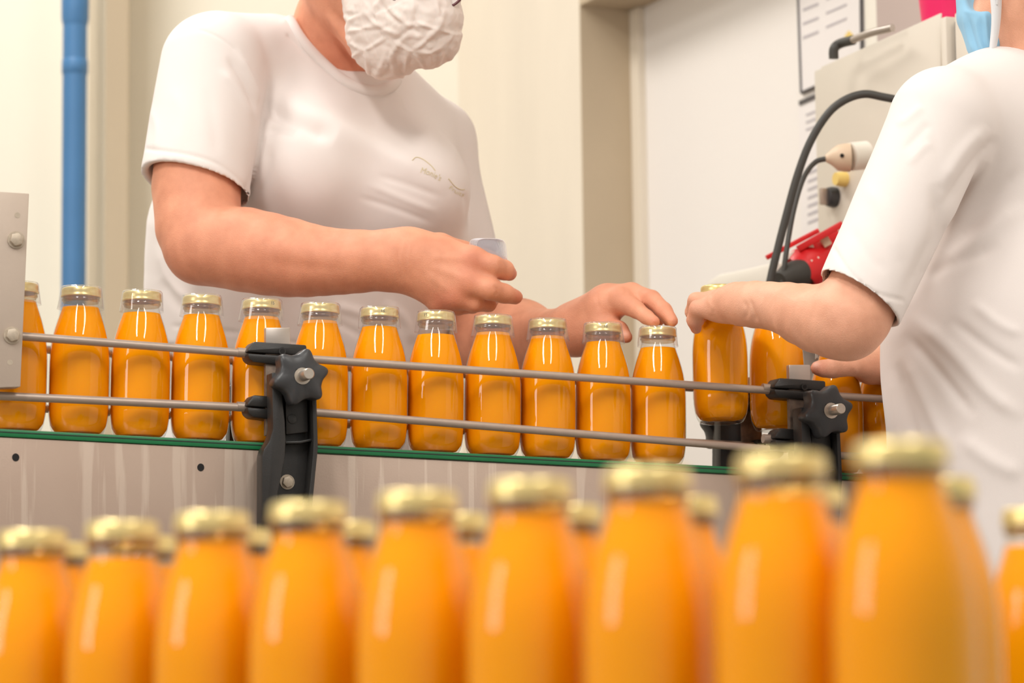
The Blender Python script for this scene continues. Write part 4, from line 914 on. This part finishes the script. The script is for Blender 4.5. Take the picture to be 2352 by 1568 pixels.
V = crease(V, F, [([(2145, 420), (2155, 520), (2120, 600), (2078, 690)], 16, -3.7), ([(2100, 205), (2140, 290), (2160, 380)], 9, -0.6), ([(2060, 290), (2095, 265), (2120, 240)], 10, 1.6), ([(2070, 350), (2110, 310), (2135, 280)], 10, -1.4), ([(2085, 380), (2115, 345), (2140, 325)], 9, 1.3),
                  ([(2160, 430), (2210, 350), (2270, 290)], 16, 3.2), ([(2165, 480), (2225, 390), (2290, 310)], 12, -3.0), ([(2170, 530), (2240, 430), (2280, 330)], 15, 3.2), ([(2170, 580), (2270, 470), (2352, 380)], 17, -2.6), ([(2150, 640), (2260, 540), (2352, 470)], 20, 2.6),
                  ([(2115, 640), (2200, 600), (2300, 560)], 16, -2.2), ([(2085, 720), (2180, 800), (2270, 900), (2352, 960)], 18, 3.0), ([(2075, 760), (2160, 860), (2240, 960)], 14, -2.6), ([(2070, 800), (2130, 930), (2190, 1060)], 16, 2.8), ([(2060, 830), (2090, 950), (2120, 1080)], 12, -2.4), ([(2045, 850), (2055, 950), (2065, 1050)], 11, 1.6),
                  ([(2180, 730), (2270, 800), (2352, 850)], 14, -2.2), ([(2230, 690), (2290, 740), (2352, 770)], 14, 2.0), ([(2200, 1000), (2280, 1060), (2352, 1090)], 20, 2.5),
                  ([(1908, 560), (1955, 628), (2010, 672), (2075, 690)], 5, -1.2, 1), ([(1985, 420), (2040, 500), (2070, 600)], 18, 1.4), ([(1950, 520), (1990, 580), (2040, 630)], 14, -1.0)])
qadd('t_shirt', to_mesh('t_shirt', V, F), M['shirt'])
t = Blend(); hx, hy, hz = P(2340, 1250, 2.79)
t.cone((hx, hy, hz + 0.03), (hx, hy, hz - 0.12), 0.112, 0.128, 0.03)
for sx in (-1, 1): t.cone((hx, hy + sx * 0.075, hz - 0.12), (hx, hy + sx * 0.09, 0.10), 0.085, 0.055, 0.02)
V, F = t.mesh(0.006); qadd('trousers', to_mesh('trousers', relax(V, F, 2), F), M['trouser'])
for sx in (-1, 1):
    t = Blend(); t.cone((hx + 0.04, hy + sx * 0.09, 0.045), (hx - 0.12, hy + sx * 0.10, 0.035), 0.045, 0.036, 0.02); t.cone((hx + 0.03, hy + sx * 0.09, 0.05), (hx + 0.02, hy + sx * 0.09, 0.10), 0.045, 0.05, 0.02)
    V, F = t.mesh(0.005); qadd('shoe', to_mesh('shoe', V, F), M['shoe'])
t = Blend(); t.pell(2392, -185, 2.83, 185, 215, 175, 0.02, 8); t.pell(2240, -90, 2.83, 110, 170, 190, 0.01, 8, True); t.chain([(2372, 60, 2.82, 130), (2362, -10, 2.8, 120)], 0.01, None, True)
V, F = t.mesh(0.004); qadd('hair', to_mesh('hair', relax(V, F, 2), F), M['hair'])
# pleated surgical mask
M['mask'] = cloth_mat('light_blue_mask', (150, 198, 228)); M['maskedge'] = cloth_mat('white_mask_edge', (228, 228, 230))
t = Blend(); t.chain([(2236, -30, 2.825, 42), (2244, 40, 2.815, 46), (2256, 100, 2.81, 36)], 0.02); t.chain([(2280, -20, 2.80, 22), (2272, 50, 2.80, 26), (2268, 110, 2.80, 22)], 0.02)
t.pell(2252, -22, 2.79, 36, 50, 60, 0.006, 0, True)
V, F = t.mesh(0.0016); V = relax(V, F, 2)
V = crease(V, F, [([(2212, 30), (2222, 80), (2238, 125)], 4, 1.4), ([(2224, 35), (2234, 80), (2250, 125)], 4, -1.4), ([(2240, 40), (2246, 80), (2258, 125)], 4, 1.5), ([(2252, 35), (2258, 80), (2266, 125)], 4, -1.5), ([(2264, 30), (2268, 80), (2274, 120)], 4, 1.4), ([(2210, 25), (2240, 30), (2270, 25)], 4, 1.0)])
mk = qadd('face_mask', to_mesh('face_mask', V, F), M['mask']); mk['label'] = 'light blue pleated surgical mask'
ev = []; ef = []
for k in range(13):
    y = -6 + 124 * k / 12; x0 = 2274 + 3 * math.sin(k / 3); x1 = 2301 - 14 * (k / 12) ** 2
    for dd_ in (0, 0.0012): ev += [P(x0, y, 2.7745 - 0.002 * math.sin(k / 12 * 3.1) + dd_), P((x0 + x1) / 2, y, 2.7725 - 0.002 * math.sin(k / 12 * 3.1) + dd_), P(x1, y, 2.777 + dd_)]
for k in range(12):
    a = 6 * k; b_ = a + 6
    ef += [(a, a + 1, b_ + 1, b_), (a + 1, a + 2, b_ + 2, b_ + 1), (a + 3, b_ + 3, b_ + 4, a + 4), (a + 4, b_ + 4, b_ + 5, a + 5), (a, b_, b_ + 3, a + 3), (a + 2, a + 5, b_ + 5, b_ + 2)]
me = fix_normals(mesh_np('mask_edge', ev, ef)); me.transform(Matrix.Translation(-Q.location)); link('mask_edge', me, M['maskedge'], mk)
me = tube('ear_loop', spline([P(2290, 10, 2.772), P(2300, -30, 2.765), P(2360, -90, 2.755)], 6), 0.0012, 8); me.transform(Matrix.Translation(-Q.location)); link('ear_loop', me, M['maskedge'], mk)
# ------------------------------------------------------------------ things along the right wall
def on_plane(p0, nrm, x, y):
    d = P(x, y, 1.0) - CAM; s_ = ((p0 - CAM) @ nrm) / (d @ nrm); return CAM + s_ * d
def wprism(name, px, p0, th, bev=0.0):         # outline on the plane through p0 parallel to the right wall, th thick towards the room
    pts = []
    for x, y in px:
        q = on_plane(p0, E1, x, y) - p0; pts.append((q @ E2, q[2]))
    return prism(name, pts, p0, E2, WZ, -E1, 0, th, bev)
pw = J + E1 * (JW - 0.0004)
M['paper'] = plain('white_paper', (240, 234, 232), 0.6); M['dark'] = plain('dark_frame', (86, 82, 84), 0.5); M['print'] = plain('grey_print', (188, 182, 186), 0.7); M['yellow'] = plain('yellow_sticker', (236, 206, 120), 0.6)
def wall_sheet(name, outline, label, cat, frame=False, lines=()):
    c = on_plane(pw, E1, *np.mean(outline, axis=0)); e = empty(name, c); tag(e, label, cat)
    rel(link('sheet', wprism('sheet', outline, pw, 0.003), M['paper'], e), e)
    if frame:
        for a, b_ in zip(outline, outline[1:] + outline[:1]):
            rel(link('frame_bar', tube('frame_bar', [on_plane(pw - E1 * 0.003, E1, *a), on_plane(pw - E1 * 0.003, E1, *b_)], 0.0022, 8), M['dark'], e), e)
    for a, b_, w_ in lines:
        (x0, y0), (x1, y1) = a, b_
        rel(link('print_line', wprism('print_line', [(x0, y0), (x1, y1), (x1, y1 + w_), (x0, y0 + w_)], pw - E1 * 0.003, 0.0006), M['print'], e), e)
    return e
ls = []
for y in (20, 52, 84): ls += [((1845, y), (1880, y - 14), 6), ((1898, y - 24), (1945, y - 44), 5)]
b1 = wall_sheet('notice_board', [(1832, -60), (1841, 213), (1980, 151), (1977, -120)], 'framed white notice sheet with faint grey print on the wall above the cables', 'notice', True, ls)
rel(link('sticker', wprism('sticker', [(1940, 84), (1950, 70), (1960, 80), (1957, 90), (1941, 96)], pw - E1 * 0.003, 0.0006), M['yellow'], b1), b1)
ls = [((1852, 262 + 17 * k), (1884, 249 + 17 * k), 5) for k in range(3)] + [((1856, 395 + 19 * k), (1886, 383 + 19 * k), 6) for k in range(7)]
b2 = wall_sheet('wall_notice', [(1838, 240), (1846, 560), (1925, 530), (1920, 205)], 'narrow printed paper sheet half hidden behind the grey cabinet', 'notice', False, ls)
rel(link('top_strip', wprism('top_strip', [(1837, 232), (1838, 242), (1920, 206), (1920, 196)], pw - E1 * 0.003, 0.002), M['dark'], b2), b2)
# control cabinet
M['cabinet'] = plain('beige_grey_enamel', (222, 213, 199), 0.5, 0, noise=0.03, nscale=8, bump=0.05, bscale=400)
q0 = np.array([at_plan(1887, 3.42), 3.42, 0]); pc = q0.copy()
cab = empty('control_cabinet', (q0 - E2 * 0.15) * np.array([1, 1, 0])); tag(cab, 'beige-grey control cabinet behind the second worker', 'cabinet')
def cadd(name, me, mat): return rel(link(name, me, mat, cab), cab)
ztop = on_plane(pc, E1, 1887, 152)[2]; zbot = on_plane(pc, E1, 1890, 560)[2]
ar = (on_plane(pc, E1, 2166, 200) - pc) @ E2
def cb(name, a0, a1, b0, b1, z0, z1, mat, bev=0.002):
    return cadd(name, prism(name, [(a0, b0), (a1, b0), (a1, b1), (a0, b1)], q0, E2, E1, WZ, z0, z1, bev), mat)
cb('body', ar, 0, 0.004, 0.165, zbot, ztop, M['cabinet'], 0.003)
cb('door', ar - 0.012, ar, -0.002, 0.165, zbot, ztop + 0.002, M['cabinet'], 0.003)
cb('door_gap', ar - 0.026, ar - 0.012, 0.01, 0.155, zbot, ztop - 0.004, M['dark'], 0)
cb('door', ar - 0.075, ar - 0.026, 0.0, 0.165, zbot, ztop + 0.002, M['cabinet'], 0.003)
cb('post', ar * 0.6 - 0.03, ar * 0.6 + 0.03, 0.08, 0.14, 0, zbot, M['steel'])
cadd('face_plate', wprism('face_plate', [(1889, 154), (2164, 30), (2164, 420), (1893, 556)], q0 + E1 * 0.004, 0.002, 0.0008), M['cabinet'])
for c, r_, l_, mt, nm in (((1918, 453), 0.0125, 0.012, 'knob', 'rotary_switch'), ((1942, 412), 0.009, 0.014, 'yellow', 'yellow_button')):
    p_ = on_plane(q0 + E1 * 0.002, E1, *c); cadd(nm, tube(nm, [p_, p_ - E1 * l_ * 0.5, p_ - E1 * l_], [r_, r_, r_ * 0.85], 24), M[mt])
p_ = on_plane(q0 + E1 * 0.002, E1, 1918, 453) - E1 * 0.012; cadd('switch_grip', box('switch_grip', p_ - E1 * 0.004, (0.006, 0.009, 0.02), 0.001, E2, E1, WZ), M['rail'])
M['cream'] = plain('cream_plastic', (226, 200, 172), 0.5, 0, noise=0.06, nscale=60); M['whitep'] = plain('white_plastic', (240, 234, 222), 0.5)
DC = 3.29
pl = empty('cable_plug', P(1930, 362, DC)); tag(pl, 'cream connector plug with thin black cable on the cabinet', 'plug')
o_ = P(1930, 362, DC)
ax_ = [P(1896, 364, DC), P(1906, 363, DC), P(1914, 362, DC), P(1924, 362, DC), P(1940, 362, DC), P(1952, 362, DC), P(1954, 362, DC)]
rel(link('plug_body', tube('plug_body', ax_, [0.0042, 0.0075, 0.011, 0.0150, 0.0165, 0.0165, 0.013], 28), M['cream'], pl), pl)
rel(link('socket', tube('socket', [P(1952, 360, DC), P(1990, 356, DC + 0.01)], 0.0165, 28), M['whitep'], pl), pl)
rel(link('plug_screw', tube('plug_screw', [P(1934, 357, DC - 0.0150), P(1934, 357, DC - 0.0172)], 0.0024, 12), M['hole'], pl), pl)
M['cable'] = plain('black_rubber', (66, 64, 60), 0.5, 0, noise=0.08, nscale=60)
def cable(pts, r, lab):
    c = P(*pts[len(pts) // 2]); o = link('cable', tube('cable', [q - c for q in spline([P(*q) for q in pts], 8)], r, 14), M['cable'], None, c); return tag(o, lab, 'cable', 'black cables')
cable([(2075, 232, 3.20), (2030, 223, 3.20), (1985, 216, 3.20), (1940, 230, 3.20), (1900, 263, 3.20), (1860, 328, 3.20), (1830, 408, 3.20), (1806, 495, 3.20), (1788, 565, 3.20), (1770, 640, 3.20), (1755, 720, 3.20), (1745, 850, 3.20), (1740, 1010, 3.20)], 0.0046, 'thick black cable arching down in front of the cabinet')
cable([(1899, 364, DC), (1872, 373, DC), (1846, 408, DC - 0.02), (1826, 470, DC - 0.04), (1812, 540, DC - 0.05), (1800, 625, DC - 0.06), (1792, 720, DC - 0.06), (1785, 860, DC - 0.06), (1780, 1010, DC - 0.06)], 0.0031, 'thin black cable hanging from the cream plug')
# bent rod handle and pink tub on the cabinet
hd = empty('rod_handle', P(1960, 100, 3.35)); tag(hd, 'bent black and chrome rod handle over the cabinet top', 'handle')
rel(link('grip', tube('grip', spline([P(1915, 135, 3.35), P(1916, 112, 3.35), P(1930, 100, 3.35), P(1960, 92, 3.33)], 8), 0.0058, 14), M['cable'], hd), hd)
rel(link('rod', tube('rod', spline([P(1958, 92, 3.33), P(2000, 76, 3.30), P(2050, 64, 3.27)], 8), 0.0045, 14), M['steel'], hd), hd)
M['pink'] = plain('pink_plastic', (244, 40, 110), 0.4); M['red'] = plain('red_plastic', (222, 34, 38), 0.35); M['pinkpale'] = plain('pale_pink_plastic', (244, 120, 150), 0.4)
zp = ztop + 0.0035; pp = q0 + E2 * (ar + 0.105) + E1 * 0.075
tb = empty('pink_tub', (pp[0], pp[1], zp)); tag(tb, 'bright pink plastic tub standing on the cabinet', 'tub')
link('tub_body', lathe('tub_body', [(0, 0), (0.024, 0), (0.026, 0.002), (0.031, 0.06), (0.032, 0.062), (0.030, 0.062), (0.025, 0.004), (0, 0.004)], 40), M['pink'], tb)
link('tub_rim', lathe('tub_rim', [(0.0318, 0.055), (0.034, 0.056), (0.034, 0.062), (0.0318, 0.063)], 40), M['pinkpale'], tb)
rc = q0 + E1 * 0.1665
rb_ = empty('rear_housing', (rc[0], rc[1], 0)); tag(rb_, 'mauve-grey machine housing behind the cabinet top', 'machine')
M['mauve'] = plain('mauve_grey_enamel', (196, 178, 172), 0.6)
a0 = (on_plane(rc, E1, 2105, 60) - rc) @ E2; a1 = (on_plane(rc, E1, 2012, 60) - rc) @ E2; a2 = (on_plane(rc, E1, 1984, 60) - rc) @ E2
rel(link('housing', prism('housing', [(a0 - 0.2, 0), (a1, 0), (a1, 0.010), (a0 - 0.2, 0.010)], rc, E2, E1, WZ, 0.6, 2.3, 0.003), M['mauve'], rb_), rb_)
rel(link('edge_post', prism('edge_post', [(a1, 0.001), (a2, 0.001), (a2, 0.010), (a1, 0.010)], rc, E2, E1, WZ, 0, 2.3, 0.002), M['whitep'], rb_), rb_)
# red industrial plug with black gland and lids
DR = 3.26
rd = empty('red_power_connector', P(1860, 610, DR)); tag(rd, 'red industrial power connector with black gland and open red lids', 'connector')
def radd(name, me, mat): return rel(link(name, me, mat, rd), rd)
radd('gland', tube('gland', [P(1790, 645, DR - 0.03), P(1808, 634, DR - 0.02), P(1838, 624, DR - 0.012), P(1850, 620, DR)], [0.010, 0.0135, 0.016, 0.0175], 28), M['cable'])
radd('plug_shell', tube('plug_shell', [P(1842, 622, DR - 0.004), P(1843, 621, DR - 0.004), P(1880, 606, DR + 0.02), P(1960, 585, DR + 0.05)], [0.0205, 0.0255, 0.027, 0.03], 36, True), M['red'])
radd('shell_mark', tube('shell_mark', [P(1862, 600, DR - 0.0205), P(1880, 592, DR - 0.016)], 0.002, 8), M['whitep'])
def bar(name, a, b_, d, wpx, mat, th=0.012):
    A, B_ = P(*a, d), P(*b_, d); t_ = B_ - A; L_ = np.linalg.norm(t_); t_ /= L_; n_ = np.cross(t_, FW); n_ /= np.linalg.norm(n_)
    radd(name, box(name, (A + B_) / 2, (L_, wpx * d / FPX, th), 0.001, t_, n_, FW), mat)
bar('lid', (1760, 592), (1880, 529), DR + 0.01, 11, M['red']); bar('lid', (1832, 572), (1935, 514), DR - 0.01, 15, M['red']); bar('lid_hinge', (1870, 570), (1930, 545), DR + 0.02, 42, M['red'])
bar('lid_seal', (1806, 590), (1868, 566), DR + 0.0, 14, M['whitep']); bar('contact', (1888, 560), (1905, 550), DR - 0.0, 22, M['cream'])
mc = empty('machine_head', P(1760, 660, 3.2) * np.array([1, 1, 0])); tag(mc, 'pale steel machine head behind the gripping hand', 'machine')
rel(link('head_block', wprism('head_block', [(1702, 652), (1728, 634), (1790, 622), (1860, 606), (1860, 680), (1705, 690)], q0 - E1 * 0.02, 0.05, 0.004), M['whitep'], mc), mc)
pst = on_plane(q0 - E1 * 0.02, E1, 1830, 690)
rel(link('stand', box('stand', (pst[0], pst[1], pst[2] / 2 + 0.005), (0.05, 0.05, pst[2] + 0.02), 0.002, E2, E1, WZ), M['steel'], mc), mc)
dk = empty('dark_machine_bed', P(2030, 770, 3.15) * np.array([1, 1, 0])); tag(dk, 'dark grey machine bed showing beside the second worker\'s elbow', 'machine')
for i, (y0, y1, mt) in enumerate(((735, 752, 'rail'), (756, 775, 'dark'), (779, 800, 'rail'))):
    rel(link('bed_rail', wprism('bed_rail', [(1985, y0 + 14), (2110, y0 - 20), (2110, y1 - 20), (1985, y1 + 14)], q0 - E1 * 0.02, 0.04, 0.002), M[mt], dk), dk)
ps2 = on_plane(q0 - E1 * 0.0, E1, 2070, 790)
rel(link('stand', box('stand', (ps2[0], ps2[1], ps2[2] / 2), (0.05, 0.05, ps2[2]), 0.002, E2, E1, WZ), M['steel'], dk), dk)
